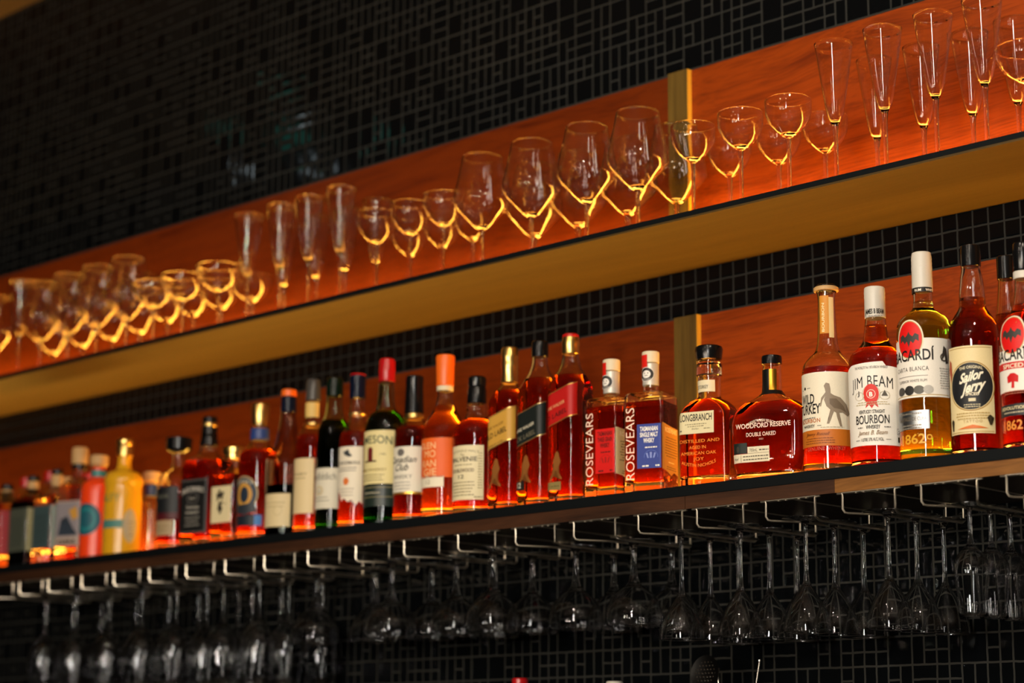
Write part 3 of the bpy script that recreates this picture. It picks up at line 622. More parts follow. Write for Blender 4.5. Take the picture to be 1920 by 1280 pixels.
bottle('bourbon_bottle', 'bottle', 'bourbon bottle with tall clear neck, orange neck strip and a turkey on its label', 1553,
       [(.01, 49), (705, 49), (688, 47), (672, 36), (660, 24), (640, 19), (600, 17), (565, 16), (548, 17.5)], 'bourbon', 694, theta=10, base=.012,
       cap=[('stopper', [(549, 17), (548, 19.5), (540, 20), (536, 19.5), (534, 17)], m_cb), ('foil_tab', [(547, 20.5), (546, 23.5), (540, 23.5), (538, 20.5)], m_cork)],
       labels=[('neck_label', [('R', -11, 549, 7, 621, 'D08A28'), ('R', 7, 552, 17, 629, 'E2C890'), ('T', 'BOURBON', -4, 618, 56, 5, 'F0DCA8', {'rot': 1, 'bold': .02})]),
               ('label', [('R', -68, 699, 64, 809, CR), ('R', -68, 807, 64, 838, 'C06A1A'), ('D', -43, 727, 3, K), ('R', -54, 729, -49, 730, '6A6460'), ('R', -36, 727, -28, 728, '6A6460'),
                ('T', 'WILD', -37, 757, 36, 18, K, {'bold': .02}), ('T', 'TURKEY', -34, 776, 54, 18, K, {'bold': .02}), ('L', -36, 785, 40, 1, 4, 2, '6A6460'), ('T', 'BOURBON', -32, 793, 48, 7.5, 'B8682A', {'bold': .02, 'sp': 1.1}), ('T', 'WHISKEY', -34, 802, 30, 5.5, K, {'bold': .01}), ('R', -14, 799, -6, 800, '6A6460'),
                ('P', [(2, 732), (0, 726), (4, 720), (10, 722), (12, 732), (12, 740), (18, 744), (30, 748), (42, 760), (50, 778), (44, 782), (34, 776), (27, 776), (28, 790), (32, 802), (28, 802), (23, 786), (21, 776), (17, 774), (12, 787), (8, 797), (4, 797), (11, 784), (12, 772), (4, 764), (0, 752), (3, 744), (-3, 752), (-6, 764), (-8, 764), (-5, 748), (3, 738)], '8A7A66'),
                ('P', [(10, 750), (22, 750), (36, 764), (42, 776), (30, 770), (18, 768), (10, 760)], '6E5E4C'), ('L', 14, 804, 50, 1, 3, 1.4, 'B0A48C'), ('T', 'Jimmy Russell', -16, 818, 50, 6, '7A3C10', {'shear': .4}), ('L', -12, 824, 70, 3, 4.4, 1.6, '8A4814')]),
               ('embossed_band', [('T', 'GENUINE', -20, 846, 38, 7, 'A85A48', {'rough': .2}), ('T', 'WHISKEY', 22, 846, 34, 7, 'A85A48', {'rough': .2})])])
# flat shouldered flask
bottle('bourbon_bottle', 'bottle', 'squat flask-shaped dark bourbon bottle with black neck wrap and stepped cream label', 1449,
       [(.01, 70, 33, 26), (.02, 73, 34, 26), (860, 75, 36, 26), (800, 78, 37, 28), (775, 72, 36, 28), (758, 55, 33, 28), (747, 33, 26, 24), (738, 20, 20, 20), (728, 18, 18, 18), (690, 17.5, 17.5, 17.5), (680, 17.5, 17.5, 17.5)], 'dark', 757, theta=24, base=.010,
       cap=[('stopper', [(684, 18), (683, 19.2), (671, 19.2), (668, 18.4), (667, 16)], m_cb)],
       labels=[('neck_wrap', [('R', -30, 684, 2, 733, '121312', {'rough': .3}), ('R', 2, 724, 56, 733, '121312', {'rough': .3}), ('R', 2, 684, 16, 724, 'B8862A', {'metal': 1, 'rough': .3})]),
               ('glass_print', [('T', 'BARREL FINISH SELECT', -8, 786, 58, 5, 'E2CDB4', {'arc': 7, 'bold': .015}), ('T', 'WOODFORD RESERVE', -4, 797, 112, 9, 'E8D4BC', {'bold': .02}), ('T', 'DOUBLE OAKED', -8, 813, 60, 7.5, 'E8D4BC', {'bold': .01}), ('T', '2021', -8, 820, 9, 3, 'C8B49C')]),
               ('label', [('R', -70, 845, 8, 861, 'E0D4B4'), ('R', -36, 832, 8, 846, 'E0D4B4'), ('R', -50, 847, -49.2, 860, '6A5C40'), ('R', -36, 844, 8, 844.7, '6A5C40'), ('T', '700mL', -24, 841.5, 16, 6, '3A3428'), ('L', -3, 840, 20, 1, 4, 2.4, '5A5040'), ('L', -20, 851, 52, 2, 6, 2, '5A5040'), ('T', 'Vol', -60, 856, 10, 4, '4A4438', {'shear': .3})]),
               ('dark_label', [('R', -68, 824, -37, 844, '16201C'), ('D', -56, 836, 3.4, '3A342C', {'ry': 6})])])
LBT = [('T', a, -6+dx, v, wd, 6, 'E8963C', {'rough': .12, 'bold': .0, 'arc': ar}) for a, dx, v, wd, ar in (('DISTILLED AND', 0, 828, 82, 0), ('AGED IN', -4, 840, 34, 0), ('AMERICAN OAK', -2, 851, 72, 0), ('JOY', -2, 862, 22, 0), ('AUSTIN NICHOLS', -2, 874, 70, -7))]
bottle('bourbon_bottle', 'bottle', 'chunky rectangular amber bourbon bottle with black mushroom stopper and cream strip label', 1331,
       [(.01, 50, 33, 10), (860, 51, 34, 11), (800, 51, 34, 12), (782, 51, 34, 14), (766, 46, 32, 20), (755, 36, 28, 24), (748, 23, 23, 23), (742, 21, 21, 21), (720, 21.5, 21.5, 21.5), (690, 22, 22, 22), (678, 22, 22, 22)], 'bourbon', 790-38, theta=25, base=.016,
       cap=[('stopper', [(676, 20), (675, 24), (668, 25), (656, 26.5), (651, 25), (649, 21)], m_cb), ('glass_ring', [(706, 22), (704, 24), (698, 24.4), (694, 23.5), (690, 24.3), (684, 24.3), (681, 22)], m_bg)],
       labels=[('neck_label', [('R', -40, 709, 20, 731, 'E2D4B0'), ('T', 'WILD TURKEY', -10, 725, 34, 6.5, K, {'bold': .015})]),
               ('label', [('R', -50, 770, 24, 811, 'DFD2A6'), ('T', 'LONGBRANCH', -13, 787, 66, 13, '24201A', {'bold': .02}), ('L', -13, 794, 46, 2, 4, 1.6, '7A7050'), ('T', 'Bourbon', -14, 803.5, 14, 3.6, '4A4438', {'shear': .3}), ('L', 10, 803, 16, 1, 4, 1.6, '7A7050'), ('L', -44, 806, 5, 1, 3, 2.4, '4A4438')]),
               ('embossed_words', LBT)])
def rose(px, w, th, top, lab, colr, tcol, words, dx):
    h = w/2; b = 1063-.119*px
    r = bottle('whisky_bottle', 'bottle', lab, px, [(.01, h, h, 5), (b-150, h, h, 5), (b-171, h, h, 6), (b-177, h-4, h-4, 9), (b-180, h-14, h-14, 12), (b-181.5, 16, 16, 16), (b-186, 14.5, 14.5, 14.5), (b-215, 14.5, 14.5, 14.5)], 'whisky', b-160, theta=th, base=.017, wall=.003,
       cap=[('stopper', [(top+22, 14.5), (top+21, 16.3), (top+4, 16.5), (top+1, 16), (top, 14)], m_cream), ('neck_sleeve', [(top+64, 14.8), (top+63, 15.4), (top+24, 15.4), (top+23, 14.8)], pmat('silver_paper', (.62, .58, .50), .4, .3))],
       labels=[('tax_strip', [('R', -30, top+2, 0, top+26, 'D81A0C', {}), ('D', -2, top+39, 13.5, 'F0EAE0'), ('D', -2, top+39, 12.5, '1A1816', {'ri': 7.5}), ('T', 'DISTILLERY', -2, top+50, 15, 2.4, 'F0EAE0', {'arc': -2}), ('D', -5, top+37, 1, K), ('D', 1, top+37, 1, K), ('R', -5, top+41, 1, top+42, K)], None, .0023),
               ('glass_print', [('T', 'ROSEVEARS', -h+13+dx, b-18, 135, 17, 'F4DCC4', {'rot': 1, 'bold': -.004})]),
               ('label', [('R', -h+27+dx, b-121, h-3, b-38, colr)]+[('T', t, -h+27+dx+(2*h-30-dx)/2-0, b-108+11*i, wd, 8.5, tcol, {'bold': .03}) for i, (t, wd) in enumerate(words)]+
                [('L', h-23, b-76, 30, 1, 4, 2.4, tcol), ('D', h-23, b-60, 14, '5A70C0' if colr[0] == '2' else 'A01810', {'ri': 13.2, 'ry': 12}), ('R', h-38, b-58, h-8, b-48, colr), ('P', [(h-30, b-57), (h-33, b-66), (h-30, b-67), (h-27, b-57)], '8090D0' if colr[0] == '2' else 'A01810'), ('P', [(h-25, b-57), (h-25, b-68), (h-21, b-68), (h-21, b-57)], '8090D0' if colr[0] == '2' else 'A01810'),
                 ('P', [(h-19, b-57), (h-16, b-67), (h-13, b-66), (h-16, b-57)], '8090D0' if colr[0] == '2' else 'A01810'), ('L', h-34, b-41, 14, 1, 4, 3, tcol), ('L', h-10, b-41, 8, 1, 4, 3, tcol)]),
               ('side_label', [('P', [(h-1, b-123), (h+20, b-121), (h+45, b-119), (h+70, b-118), (h+70, b-30), (h+52, b-34), (h+38, b-27), (h+16, b-34), (h-1, b-36)], 'B8853C' if colr[0] == '2' else 'D8BE88'), ('T', 'ROSEVEARS', h+38, b-107, 56, 9, 'F4E4C0', {'bold': .02}), ('L', h+38, b-96, 58, 8, 5, 2.2, '6A4818'), ('L', h+38, b-50, 26, 1, 3, 2.2, 'F4E4C0'), ('L', h+38, b-41, 48, 2, 4, 2, '6A4818')])])
rose(1221, 78, 23, 660, 'square whisky bottle with vertical white lettering and a blue label', '23398C', 'F2EEE4', [('TASMANIAN', 36), ('SINGLE MALT', 36), ('WHISKY', 22)], 0)
rose(1147, 74, 37, 675, 'square whisky bottle with vertical white lettering and a bright red label', 'D4120C', '4A0C08', [('TASMANIAN', 34), ('THREE GRAIN', 34), ('WHISKY', 22)], 0)
def walker(px, h, lab, top, cap, band, edge, words, sq, fill, lq, extra, rect):
    b = 1063-.119*px
    fig = [(-2, b-86), (2, b-90), (5, b-86), (6, b-80), (9, b-70), (6, b-62), (3, b-60), (8, b-44), (11, b-40), (11, b-36), (6, b-38), (1, b-52), (-1, b-56), (-6, b-44), (-9, b-34), (-13, b-34), (-9, b-46), (-4, b-62), (-6, b-72), (-3, b-80)]
    sl = .30
    L = [('R', -h-14, b-rect, h+8, b-rect+58, band, {'slope': sl}), ('R', -h-14, b-rect-2, h+8, b-rect-.2, edge, {'slope': sl, 'metal': .8, 'rough': .3}), ('R', -h-14, b-rect+58, h+8, b-rect+60, edge, {'slope': sl, 'metal': .8, 'rough': .3})]
    for t, u, dv, wd, ht, cl in words: L.append(('T', t, u, b-rect+dv, wd, ht, cl, {'slope': sl, 'bold': .01}))
    bottle('whisky_bottle', 'bottle', lab, px, sq, lq, fill, theta=42, base=.012, wall=.003,
       cap=cap, labels=[('slanted_label', L), ('walking_man_emblem', [('P', [(a*1.3-6, v) for a, v in fig], '8A5626', {'rough': .4})])]+extra)
def sqr(px, h, rows): b = 1063-.119*px; return [(.01, h, h, 13), (b-190, h, h, 13)]+rows
walker(1070, 33.5, 'tall square red whisky bottle with slanting red label and gold-red cap', 627,
       [('cap', [(665, 15.5), (664, 16.5), (650, 16.2), (648, 16.8), (641, 16.8), (640, 16), (634, 15.8), (633, 15)], m_cg), ('cap_top', [(634, 15), (633, 16), (629, 15.8), (627, 13)], m_cr)], 'B4120E', 'C89A50',
       [('JOHNNIE WALKER', -16, 20, 62, 6, 'D8A070'), ('RED LABEL', -12, 38, 66, 9, '3A0A08')], sqr(1070, 33.5, [(722, 33.5, 33.5, 17), (706, 29, 29, 24), (692, 22, 22, 22), (680, 18, 18, 18), (662, 15, 15, 15)]), 706, 'red',
       [('small_label', [('R', -34, 903, 6, 919, 'A89058', {'metal': .4, 'rough': .4}), ('L', -14, 913, 34, 1, 4, 4, '7A6838')])], 190)
walker(1012, 33.5, 'tall square whisky bottle with slanting black label and black cap', 640,
       [('cap', [(671, 15), (670, 16.4), (650, 16.2), (643, 15.6), (640, 13)], m_cb)], '0E1613', 'B8A068',
       [('JOHNNIE WALKER', -14, 24, 60, 6, 'D8D0B8'), ('BLACK LABEL', -14, 42, 66, 9, '6A6450')], sqr(1012, 33.5, [(735, 33, 33, 15), (715, 28, 28, 22), (697, 20, 20, 20), (683, 15.5, 15.5, 15.5), (668, 14.5, 14.5, 14.5)]), 712, 'whisky',
       [('small_label', [('R', -36, 901, -8, 918, '14140F'), ('T', '12', -21, 914, 10, 10, 'E0DCC8', {'bold': .01})])], 160)
walker(955, 32, 'square whisky bottle with slanting gold label and tall gold cap', 653,
       [('cap', [(719, 15), (718, 16.3), (692, 16), (689, 17), (684, 16.6), (674, 16.2), (672, 17), (668, 16.4), (657, 16), (653, 14.5)], m_cg)], 'C8973C', 'E2BE70',
       [('JOHNNIE WALKER', -14, 14, 56, 5, '7A5418'), ('GOLD LABEL', -10, 30, 64, 10, '241808'), ('RESERVE', -12, 46, 50, 3, '7A5418')], [(.01, 32, 32, 13), (758, 32, 32, 13), (742, 29, 29, 20), (730, 22, 22, 22), (722, 16, 16, 16), (714, 14.5, 14.5, 14.5), (700, 14.5, 14.5, 14.5)], 735, 'red', [], 160)
bottle('whisky_bottle', 'bottle', 'round whisky bottle with black stopper and tall cream label of fine print', 893,
       [(.01, 43.5), (820, 43.5), (806, 42), (794, 34), (784, 22), (772, 18.5), (766, 20), (756, 18), (745, 16)], 'whisky', 790, theta=42, base=.010,
       cap=[('stopper', [(758, 17), (757, 18.6), (730, 18), (726, 16.6), (722, 17.5), (710, 17.6), (707, 15)], m_cb)],
       labels=[('label', [('R', -60, 836, 46, 938, 'E4D6AC'), ('T', 'THE SINGLE MALT', 4, 848, 66, 4, '6A5C40', {'arc': 3}), ('T', 'The', 4, 856, 9, 5, '4A4030', {'shear': .3}), ('T', 'BALVENIE', 4, 866, 60, 8.5, '2A241C', {'bold': .015}), ('L', 4, 873, 50, 1, 3, 1.6, '7A6C50'), ('T', 'DOUBLEWOOD', 2, 886, 52, 6.5, '4A2A18', {'bold': .015}), ('T', '12', 2, 898, 13, 7, '2A241C', {'bold': .01}), ('L', 2, 906, 56, 5, 6, 2, '7A6C50'), ('L', 36, 934, 20, 1, 4, 2, '7A6C50'), ('L', 39, 852, 8, 14, 5, 1.8, '9A8C68')])])
bottle('whisky_bottle', 'bottle', 'round-shouldered whisky bottle with bright orange cap and orange label', 833,
       [(.01, 42), (826, 42.5), (806, 41), (788, 33), (772, 23), (755, 17), (738, 14), (728, 14)], 'amber', 762, theta=44, base=.014,
       cap=[('cap', [(725, 15.5), (724, 16.6), (700, 17), (672, 18), (668, 17), (667, 15)], m_co), ('neck_ring', [(734, 15), (733, 15.8), (726, 15.8), (725, 15)], m_cream)],
       labels=[('label', [('R', -60, 822, 48, 896, 'E8621A'), ('T', 'GLEN', -4, 842, 40, 12, 'F4C890'), ('T', 'MO', 3, 858, 26, 13, 'F4C890'), ('T', 'RAN', 0, 876, 34, 13, 'F4C890'), ('T', 'GIE', 3, 892, 30, 13, 'F4C890')]), ('age_label', [('R', -60, 893, 32, 914, 'EADFC4'), ('T', '12', 0, 908, 10, 8, '8A8470')])])
bottle('whisky_bottle', 'bottle', 'whisky bottle with black cap, white label with script and gold neck ring', 775,
       [(.01, 37), (826, 37), (812, 36), (800, 29), (790, 21), (780, 17.5), (765, 16)], 'dark', 803, theta=43, base=.010,
       cap=[('cap', [(776, 17), (775, 18.3), (745, 17.4), (722, 16.4), (718, 17.2), (708, 17), (706, 15)], m_cb), ('neck_ring', [(786, 18.3), (785, 19.3), (778, 18.9), (777, 17.6)], m_cg)],
       labels=[('label', [('R', -54, 838, 48, 925, 'E4DCC8'), ('R', -54, 923, 48, 927, 'C89A40', {'metal': .8, 'rough': .3}), ('D', 2, 849, 8, '6A6460', {'ry': 7}), ('T', 'Canadian', 4, 868, 60, 12, '2A2622', {'shear': .4, 'bold': .012}), ('T', 'Club', 4, 883, 30, 13, '2A2622', {'shear': .4, 'bold': .012}), ('T', 'WHISKY', 4, 898, 44, 7, '5A5450'), ('L', 4, 906, 46, 3, 6, 2, '8A8480')])])
bottle('whiskey_bottle', 'bottle', 'green whiskey bottle with dark red cap and cream label', 723,
       [(.01, 40), (812, 40), (796, 38), (780, 31), (770, 20), (755, 16.5), (725, 14.5), (710, 14)], 'amber', 775, theta=45, glass=m_green, base=.010,
       cap=[('cap', [(717, 14.8), (716, 15.6), (700, 15.4), (697, 16), (694, 15.4), (680, 15.2), (676, 14.6), (674, 12.5)], m_cr)],
       labels=[('neck_label', [('P', [(-28, 716), (-8, 716), (-10, 750), (-18, 764), (-28, 760)], 'DCCB98'), ('D', -17, 752, 6, 'B07030')], None, .0008), ('label', [('R', -62, 808, 48, 908, 'E2D296'), ('T', 'JAMESON', 2, 832, 84, 15, '2A4030', {'arc': 3, 'bold': .01}), ('P', [(-6, 864), (-6, 842), (0, 838), (6, 842), (6, 864)], '6A1A18'), ('R', -14, 864, 14, 867, '4A2A20'), ('T', '1780', 26, 855, 12, 4, '6A5C40'), ('T', 'IRISH WHISKEY', 4, 884, 60, 5, '8A7030', {'bold': .01}), ('L', 4, 892, 58, 3, 5, 2, '8A7A50')]),
               ('lower_label', [('R', -62, 910, 48, 950, '1E2A24', {'rough': .35}), ('R', -62, 914, 48, 915, '9A8C60'), ('R', -62, 932, 48, 933, '9A8C60'), ('L', 4, 926, 40, 1, 4, 3, 'A8A088')])])
bottle('whisky_bottle', 'bottle', 'whisky bottle with navy stopper and a white label torn along its lower edge', 668,
       [(.01, 32.5), (832, 32.5), (818, 31), (806, 26), (796, 18), (782, 15), (774, 16), (764, 14), (750, 14)], 'bourbon', 812, theta=38, base=.010,
       cap=[('stopper', [(749, 13), (748, 15.4), (730, 15), (712, 15.4), (706, 15)], m_navy), ('stopper_top', [(706, 14), (705, 15.4), (703, 14.6), (702, 12)], m_cr), ('neck_ring', [(780, 15.4), (779, 16.6), (777, 16.6), (776, 15.4)], m_cg)],
       labels=[('label', [('P', [(-40, 838), (34, 838), (34, 946), (28, 940), (22, 948), (14, 938), (6, 942), (-2, 934), (-8, 940), (-14, 926), (-20, 922), (-26, 908), (-34, 912), (-40, 900)], 'E8DDC6'), ('P', [(0, 846), (6, 843), (8, 850), (14, 856), (8, 858), (-2, 854), (-6, 848)], '2A3032'), ('T', 'CONNEMARA', 2, 872, 54, 7, '3A3632', {'bold': .01}), ('L', 2, 879, 44, 2, 5, 2.2, '6A6460'), ('D', 2, 903, 6, 'D8702A', {'ry': 7}), ('L', 2, 918, 34, 3, 6, 1.8, '9A8C7C')])])
bottle('whisky_bottle', 'bottle', 'dark green whisky bottle with tapered shoulders and pale label', 625,
       [(.01, 32), (850, 32), (826, 31), (808, 30), (795, 25), (782, 19), (765, 16), (735, 15), (718, 15)], 'amber', 790, theta=50, glass=m_green, base=.010,
       cap=[('cap', [(745, 15), (744, 16.6), (722, 16.2), (712, 15.6), (710, 13)], m_dgreen)],
       labels=[('label', [('R', -48, 878, 38, 954, 'D8D0BA'), ('T', 'Glenfiddich', 1, 900, 66, 13, '3A3834'), ('D', 0, 920, 9, 'B89C50', {'ri': 7, 'ry': 8}), ('T', '12', 0, 924, 8, 6, '6A5C40'), ('L', 0, 934, 46, 2, 6, 2.2, '8A8474')])])
bottle('whisky_bottle', 'bottle', 'slim whisky bottle with grey capsule, yellow neck label and plain cream label', 584,
       [(.01, 32), (838, 32), (822, 30), (812, 24), (800, 16), (786, 14), (760, 14)], 'bourbon', 818, theta=52, base=.010,
       cap=[('cap', [(753, 13.5), (752, 14.6), (730, 13.8), (716, 13), (713, 11.5)], m_grey), ('neck_ring', [(800, 16), (799, 17.4), (795, 17), (794, 15.5)], m_cg)],
       labels=[('neck_label', [('R', -26, 753, 26, 781, 'DDB868')]), ('label', [('R', -46, 860, 34, 963, 'DDC696'), ('T', 'WHISKY', 4, 892, 34, 5, '5A4C34'), ('L', 4, 898, 36, 1, 4, 2, '8A7A58')])])
bottle('whisky_bottle', 'bottle', 'tall dark brown bottle with orange cap and low square cream label', 538,
       [(.01, 38), (870, 37.5), (862, 36), (845, 28), (828, 22), (810, 18.5), (785, 15), (765, 14), (750, 14)], 'bourbon', 912, theta=48, glass=m_brown, base=.010,
       cap=[('cap_top', [(745, 13), (744, 14.6), (734, 14.4), (732, 12.5)], m_co), ('capsule', [(775, 14.4), (774, 15), (746, 14.4), (745, 13.6)], m_navy)],
       labels=[('label', [('R', -54, 926, 40, 988, 'D8C496'), ('L', 4, 944, 56, 2, 7, 2, 'A89468'), ('D', 16, 958, 9, 'B8A478', {'ri': 8})])])
bottle('whisky_bottle', 'bottle', 'round amber whisky bottle with gold-capped clear neck and round blue and gold emblem', 485,
       [(.01, 38), (872, 38.5), (852, 36), (842, 27), (834, 19), (822, 16.5), (800, 15.5), (770, 16)], 'bourbon', 846, theta=48, base=.012,
       cap=[('stopper', [(800, 13), (799, 15), (776, 17), (762, 17.5), (759, 16.5), (758, 14)], m_cg), ('neck_band', [(826, 17.4), (825, 18), (806, 17.2), (805, 16.4)], pmat('blue_band', (.02, .05, .20), .35))],
       labels=[('emblem', [('D', 2, 927, 30, 'C8B080', {'ry': 34}), ('D', 2, 927, 28, '1C2A3C', {'ry': 32}), ('D', 2, 928, 19, 'C8923C', {'ry': 22}), ('D', 4, 928, 10, '1C2A3C', {'ry': 15}), ('T', 'WHISKY', 2, 906, 40, 7, 'D8D0B8', {'arc': 6}), ('P', [(-24, 948), (26, 944), (30, 958), (8, 966), (-20, 962)], '2A3038')]),
               ('lower_strip', [('R', -54, 966, 40, 986, '17212C'), ('R', 26, 966, 40, 986, '3E78B8')]), ('side_label', [('R', 46, 862, 60, 926, 'DDC696')])])
bottle('whisky_bottle', 'bottle', 'small faceted square whisky bottle with flat gold stopper and cream label', 437,
       [(.01, 31, 31, 9), (906, 31, 31, 9), (894, 30, 30, 12), (886, 21, 21, 18), (878, 13, 13, 13), (862, 11, 11, 11)], 'whisky', 893, theta=46, base=.016,
       cap=[('stopper', [(863, 14), (862, 19), (852, 20), (850, 22), (842, 22.5), (839, 20)], m_cg)],
       labels=[('label', [('R', -29, 912, 26, 980, 'DFCFA2'), ('P', [(-8, 918), (-2, 918), (-1, 924), (8, 922), (8, 926), (0, 929), (6, 936), (2, 938), (-3, 932), (-9, 940), (-12, 937), (-6, 930), (-12, 928), (-12, 925), (-6, 925)], '2A241C'), ('P', [(-6, 942), (4, 940), (6, 944), (0, 947), (5, 953), (0, 955), (0, 964), (-4, 964), (-4, 956), (-9, 958), (-5, 950)], '2A241C'), ('L', 12, 946, 12, 1, 3, 2, '8A7A58')])])
bottle('whiskey_bottle', 'bottle', 'square whiskey bottle with black cap and black label with white print', 389,
       [(.01, 37, 37, 8), (882, 37, 37, 8), (870, 35, 35, 12), (862, 30, 30, 18), (853, 20, 20, 20), (842, 16.5, 16.5, 16.5), (815, 15.5, 15.5, 15.5)], 'whisky', 866, theta=46, base=.012,
       cap=[('cap', [(838, 17), (837, 17.8), (815, 14.8), (798, 14.4), (797, 14.2), (786, 14.4), (783, 12.5)], m_cb), ('neck_ring', [(802, 14.6), (801, 15.4), (796, 15.4), (795, 14.6)], m_cg)],
       labels=[('label', [('R', -34, 898, 36, 1000, '131313'), ('R', -31, 901, 33, 901.8, '8A8680'), ('R', -31, 997, 33, 997.8, '8A8680'), ('T', 'JACK DANIEL\'S', 1, 921, 56, 9, 'D8D2C4', {'arc': 5, 'bold': .01}), ('D', 1, 934, 15, '8A8680', {'ri': 14, 'ry': 11}), ('T', 'No.7', 1, 937, 15, 5, 'C8C2B4'), ('T', 'Tennessee', 1, 954, 34, 6, 'C8C2B4', {'shear': .3}), ('T', 'WHISKEY', 1, 964, 36, 5.5, 'C8C2B4'), ('L', 1, 972, 40, 3, 7, 2, '9A968C')]),
               ('side_label', [('R', 44, 898, 100, 1000, '131313')])])
bottle('tequila_bottle', 'bottle', 'bottle with wide black drum stopper and black label over a small cream label', 332,
       [(.01, 37), (915, 38), (896, 34), (884, 22), (876, 13), (862, 11.5), (850, 11.5)], 'spiced', 930, theta=48, base=.012,
       cap=[('stopper', [(851, 12), (850, 16), (846, 23), (844, 25), (824, 25.3), (822, 23)], m_cb)],
       labels=[('label', [('P', [(-36, 916), (34, 912), (34, 962), (-38, 962)], '15171A'), ('T', 'AGAVE', 0, 934, 28, 6, '7A7A68'), ('R', -37, 962, 34, 974, '4A0C14')]), ('lower_label', [('R', -30, 976, 26, 1004, 'A8906C'), ('L', 0, 988, 40, 2, 7, 2, '7A6444')])])
bottle('spirit_bottle', 'bottle', 'clear bottle with wooden stopper and blue neck band, half hidden by the yellow bottle', 282,
       [(.01, 24), (955, 25), (944, 23), (936, 15), (928, 12), (912, 12)], 'pale', 948, y=.155, base=.012,
       cap=[('stopper', [(908, 11), (907, 13), (903, 17), (888, 17.5), (886, 15)], m_cork), ('neck_band', [(931, 13), (930, 13.8), (911, 13.4), (910, 12.4)], pmat('blue_band', (.02, .05, .20), .35))])
bottle('gin_bottle', 'bottle', 'round-shouldered yellow gin bottle with teal band and oval medallion', 230,
       [(.01, 34.5), (940, 35), (915, 34), (905, 36), (900, 35.5), (888, 29), (882, 16), (872, 12.5), (856, 12.5)], 'clear', 892, theta=50, opaque=pmat('yellow_glaze', (.72, .36, .012), .22, trans=0), base=.012,
       cap=[('stopper', [(857, 12), (856, 14.8), (842, 15.6), (838, 15), (834, 17), (828, 17), (825, 15)], m_cg)],
       labels=[('label', [('R', -54, 975, 60, 990, '4A8078'), ('T', 'MALFY', -4, 940, 56, 14, '4A7A50', {'rot': 0})]), ('medallion', [('D', 46, 986, 15, 'C8A050', {'ry': 33}), ('D', 46, 986, 13, 'A8A088', {'ry': 30}), ('L', 46, 980, 16, 5, 6, 2, '6A6450')])])
bottle('gin_bottle', 'bottle', 'bright orange gin bottle with teal neck band and blue sun disc', 182,
       [(.01, 31), (925, 31.5), (912, 30), (904, 24), (898, 14), (888, 12), (878, 12)], 'clear', 905, theta=50, opaque=pmat('orange_glaze', (.88, .055, .006), .3), base=.012,
       cap=[('stopper', [(877, 11), (876, 13), (872, 17), (857, 17.5), (855, 15)], m_cork), ('neck_band', [(896, 13.4), (895, 14), (884, 13.8), (883, 12.8)], m_teal)],
       labels=[('sun_disc', [('D', 4, 974, 31, '1E5A68', {'ry': 30}), ('D', 4, 974, 22, '1A7A80', {'ri': 16, 'ry': 22})])])
bottle('gin_bottle', 'bottle', 'square pale gin bottle with tall cork stopper and pictorial label', 145,
       [(.01, 29, 29, 6), (930, 29, 29, 6), (915, 28, 28, 10), (905, 24, 24, 18), (896, 13, 13, 13), (880, 11.5, 11.5, 11.5)], 'gold', 912, theta=40, base=.022,
       cap=[('stopper', [(872, 14), (871, 15), (845, 15.5), (841, 13.5)], m_cork), ('neck_ring', [(881, 14), (880, 15.6), (873, 15.6), (872, 14)], m_cb)],
       labels=[('label', [('R', -31, 940, 31, 1024, 'A8968A'), ('R', -28, 943, 28, 1006, '8C8488'), ('P', [(-20, 1004), (-14, 975), (-8, 985), (0, 968), (8, 984), (24, 1000), (24, 1004)], '2E3844'), ('P', [(4, 958), (22, 950), (26, 972), (14, 976)], 'C8923C'), ('T', 'GIN', 0, 1020, 40, 8, '3A2A1C', {'bold': .03})])])
for px, top, c_dim, c_lit, lab, y in ((104, 881, '3E5052', '9AA8A0', 'square gin bottle with black cap and two-tone teal grey label', .055), (59, 893, '4C5044', 'A8A078', 'square gin bottle with dark shoulders and two-tone olive grey label', .055), (10, 909, '9A3038', 'B84A50', 'gin bottle with pink-red label, cut by the left edge', .055)):
    b0 = 1063-.119*px
    bottle('gin_bottle', 'bottle', lab, px, [(.01, 31, 31, 6), (b0-105, 31, 31, 6), (b0-118, 29, 29, 12), (b0-128, 19, 19, 16), (b0-138, 11, 11, 11), (top+8, 10, 10, 10)], 'gold' if px != 59 else 'clear', b0-112, theta=58, base=.026, glass=m_brown if px == 59 else None,
       cap=[('cap', [(top+10, 10), (top+9, 11), (top+2, 11), (top, 9)], m_cb), ('neck_sleeve', [(top+34, 10.6), (top+33, 11), (top+12, 11), (top+11, 10.5)], m_cork)],
       labels=[('label', [('R', -30, b0-102, 30, b0-22, c_dim), ('R', 31, b0-102, 92, b0-22, c_lit), ('L', 0, b0-80, 44, 6, 9, 3, '2A3230')])])  # dim front face, bright side face: shading put into the label colours
for px, top in ((45, 897), (90, 885), (123, 896), (164, 888)):
    b0 = 1063-.119*px
    bottle('liqueur_bottle', 'bottle', 'red-capped bottle in the back row, %s' % {45: 'leftmost of them, behind the olive grey label', 90: 'behind the teal grey gin bottle', 123: 'behind the square pale gin bottle', 164: 'behind the orange gin bottle'}[px], px,
       [(.01, 26), (b0-118, 26), (b0-130, 20), (b0-140, 11), (top+6, 10)], 'whisky', b0-118, y=.165, cap=[capring('cap', top+18, top, 11, m_cr if px != 123 else m_cork)], group='small red-capped bottles in the back row')
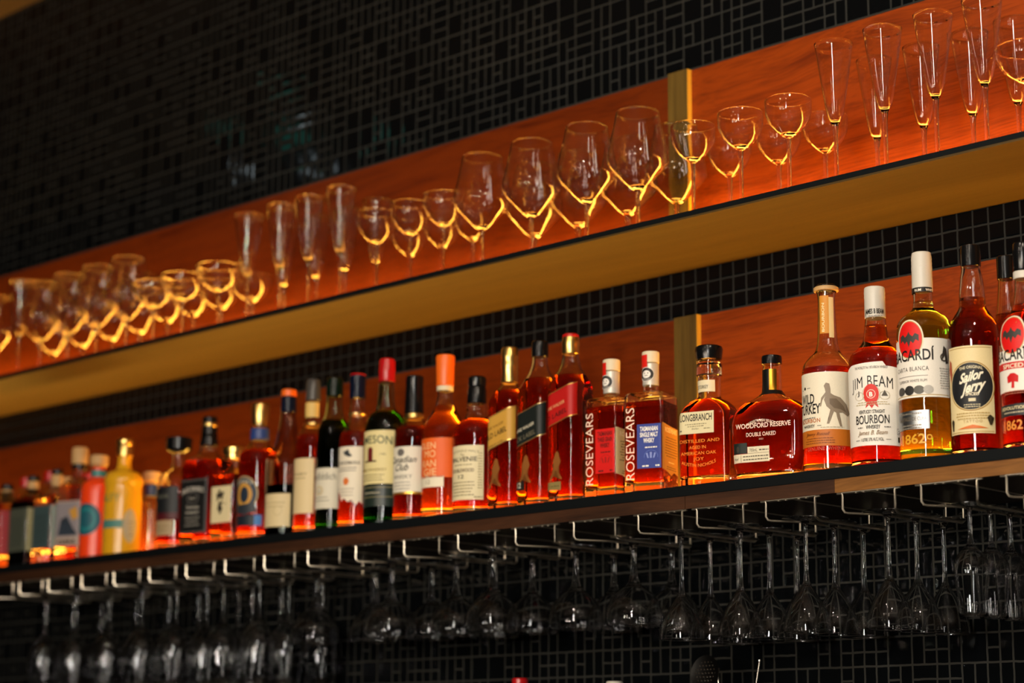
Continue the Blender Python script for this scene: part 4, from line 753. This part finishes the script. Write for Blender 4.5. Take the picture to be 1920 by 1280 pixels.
# things at the bottom edge, standing on the back counter
def lowpt(px, py, y): return at(px, py, y)
p = lowpt(975, 1271, .16); t = empty('liqueur_bottle', (p.x, .16, 1.10)); tag(t, 'red bottle cap just showing at the bottom edge under the hanging coupes', 'bottle')
H = p.z-1.10; mb = MB(); mb.lathe([(0, .0005), (.034, .0005), (.036, .004), (.036, H*.58), (.030, H*.68), (.015, H*.78), (.0125, H-.05), (.0125, H-.03), (0, H-.03)], m_brown, 36); mb.build('glass_body', t)
mb = MB(); mb.lathe([(0, H-.048), (.0145, H-.048), (.0150, H-.002), (.013, H), (0, H)], m_cr, 32); mb.build('cap', t)
p = lowpt(1152, 1277, .16); H = p.z-1.10; t = empty('spirit_bottle', (p.x, .16, 1.10)); tag(t, 'pale bottle cap barely showing at the bottom edge, right of the red cap', 'bottle')
mb = MB(); mb.lathe([(0, .0005), (.034, .0005), (.036, .004), (.036, H*.58), (.030, H*.68), (.015, H*.78), (.0125, H-.05), (.0125, H-.03), (0, H-.03)], m_bg, 36); mb.build('glass_body', t)
mb = MB(); mb.lathe([(0, H-.048), (.0145, H-.048), (.0150, H-.002), (.013, H), (0, H)], m_cw, 32); mb.build('cap', t)
# tall tin with bar tools
p = lowpt(1345, 1275, .17); t = empty('tool_tin', (p.x, .17, 1.10)); tag(t, 'steel tin on the back counter holding the bar tools, below the frame', 'tin')
m_st = pmat('tool_steel', (.72, .66, .58), .22, 1); HT = .22
mb = MB(); mb.lathe([(0, .0005), (.042, .0005), (.050, HT), (.049, HT), (.041, .002), (0, .002)], m_st, 36); mb.build('wall', t)
for tx, ty, dx, dy, lab in ((1347, 1254, .012, 0, 'long bar spoon handle standing upright at the bottom edge'), (1424, 1238, .036, .006, 'bar spoon leaning right at the bottom edge, its tip highest of the tools')):
    q = lowpt(tx, ty, .17+dy); mb = MB(); bx = p.x+(.010 if dx > .02 else -.002)
    P = [(bx-q.x, 0, 1.106-q.z)] + [((bx-q.x)*(1-k/6), 0, (1.106-q.z)*(1-k/6)) for k in range(1, 6)]+[(0, 0, -.002)]
    mb.tube(P, [.0017]*6+[.0012], m_st, 8); mb.lathe([(0, -.004), (.0024, -.0015), (.0024, .0012), (0, .003)], m_st, 12)
    o = mb.build('bar_spoon', loc=(q.x, .17+dy, q.z)); tag(o, lab, 'spoon')
q = lowpt(1325, 1262, .17); R_ = .030; mb = MB(); ring = []
st = empty('julep_strainer', (q.x, .168, q.z)); tag(st, 'round perforated dark strainer showing at the bottom edge left of the spoons', 'strainer')
mb.lathe([(0, -.0008), (R_*.5, -.0006), (R_, .003), (R_+.001, .0042), (R_*.5, .0004), (0, .0002)], pmat('dark_steel', (.06, .06, .06), .3, 1), 36)
for a in range(7):
    for c_ in range(-3, 4):
        xx = (a-3)*.0072+(c_ % 2)*.0036; yy = c_*.0064
        if xx*xx+yy*yy < (R_*.86)**2: mb.lathe([(0, .0022), (.0014, .0020), (.0014, -.0014), (0, -.0016)], m_st, 8, xx, yy)
o = mb.build('bowl', st); o.rotation_euler = (PI/2-.2, 0, 0)
mb = MB(); mb.tube([(0, 0, -R_+.001), (.0, 0, -R_-.05), (.004, .0, -.15)], .0022, m_st, 8); mb.build('handle', st)
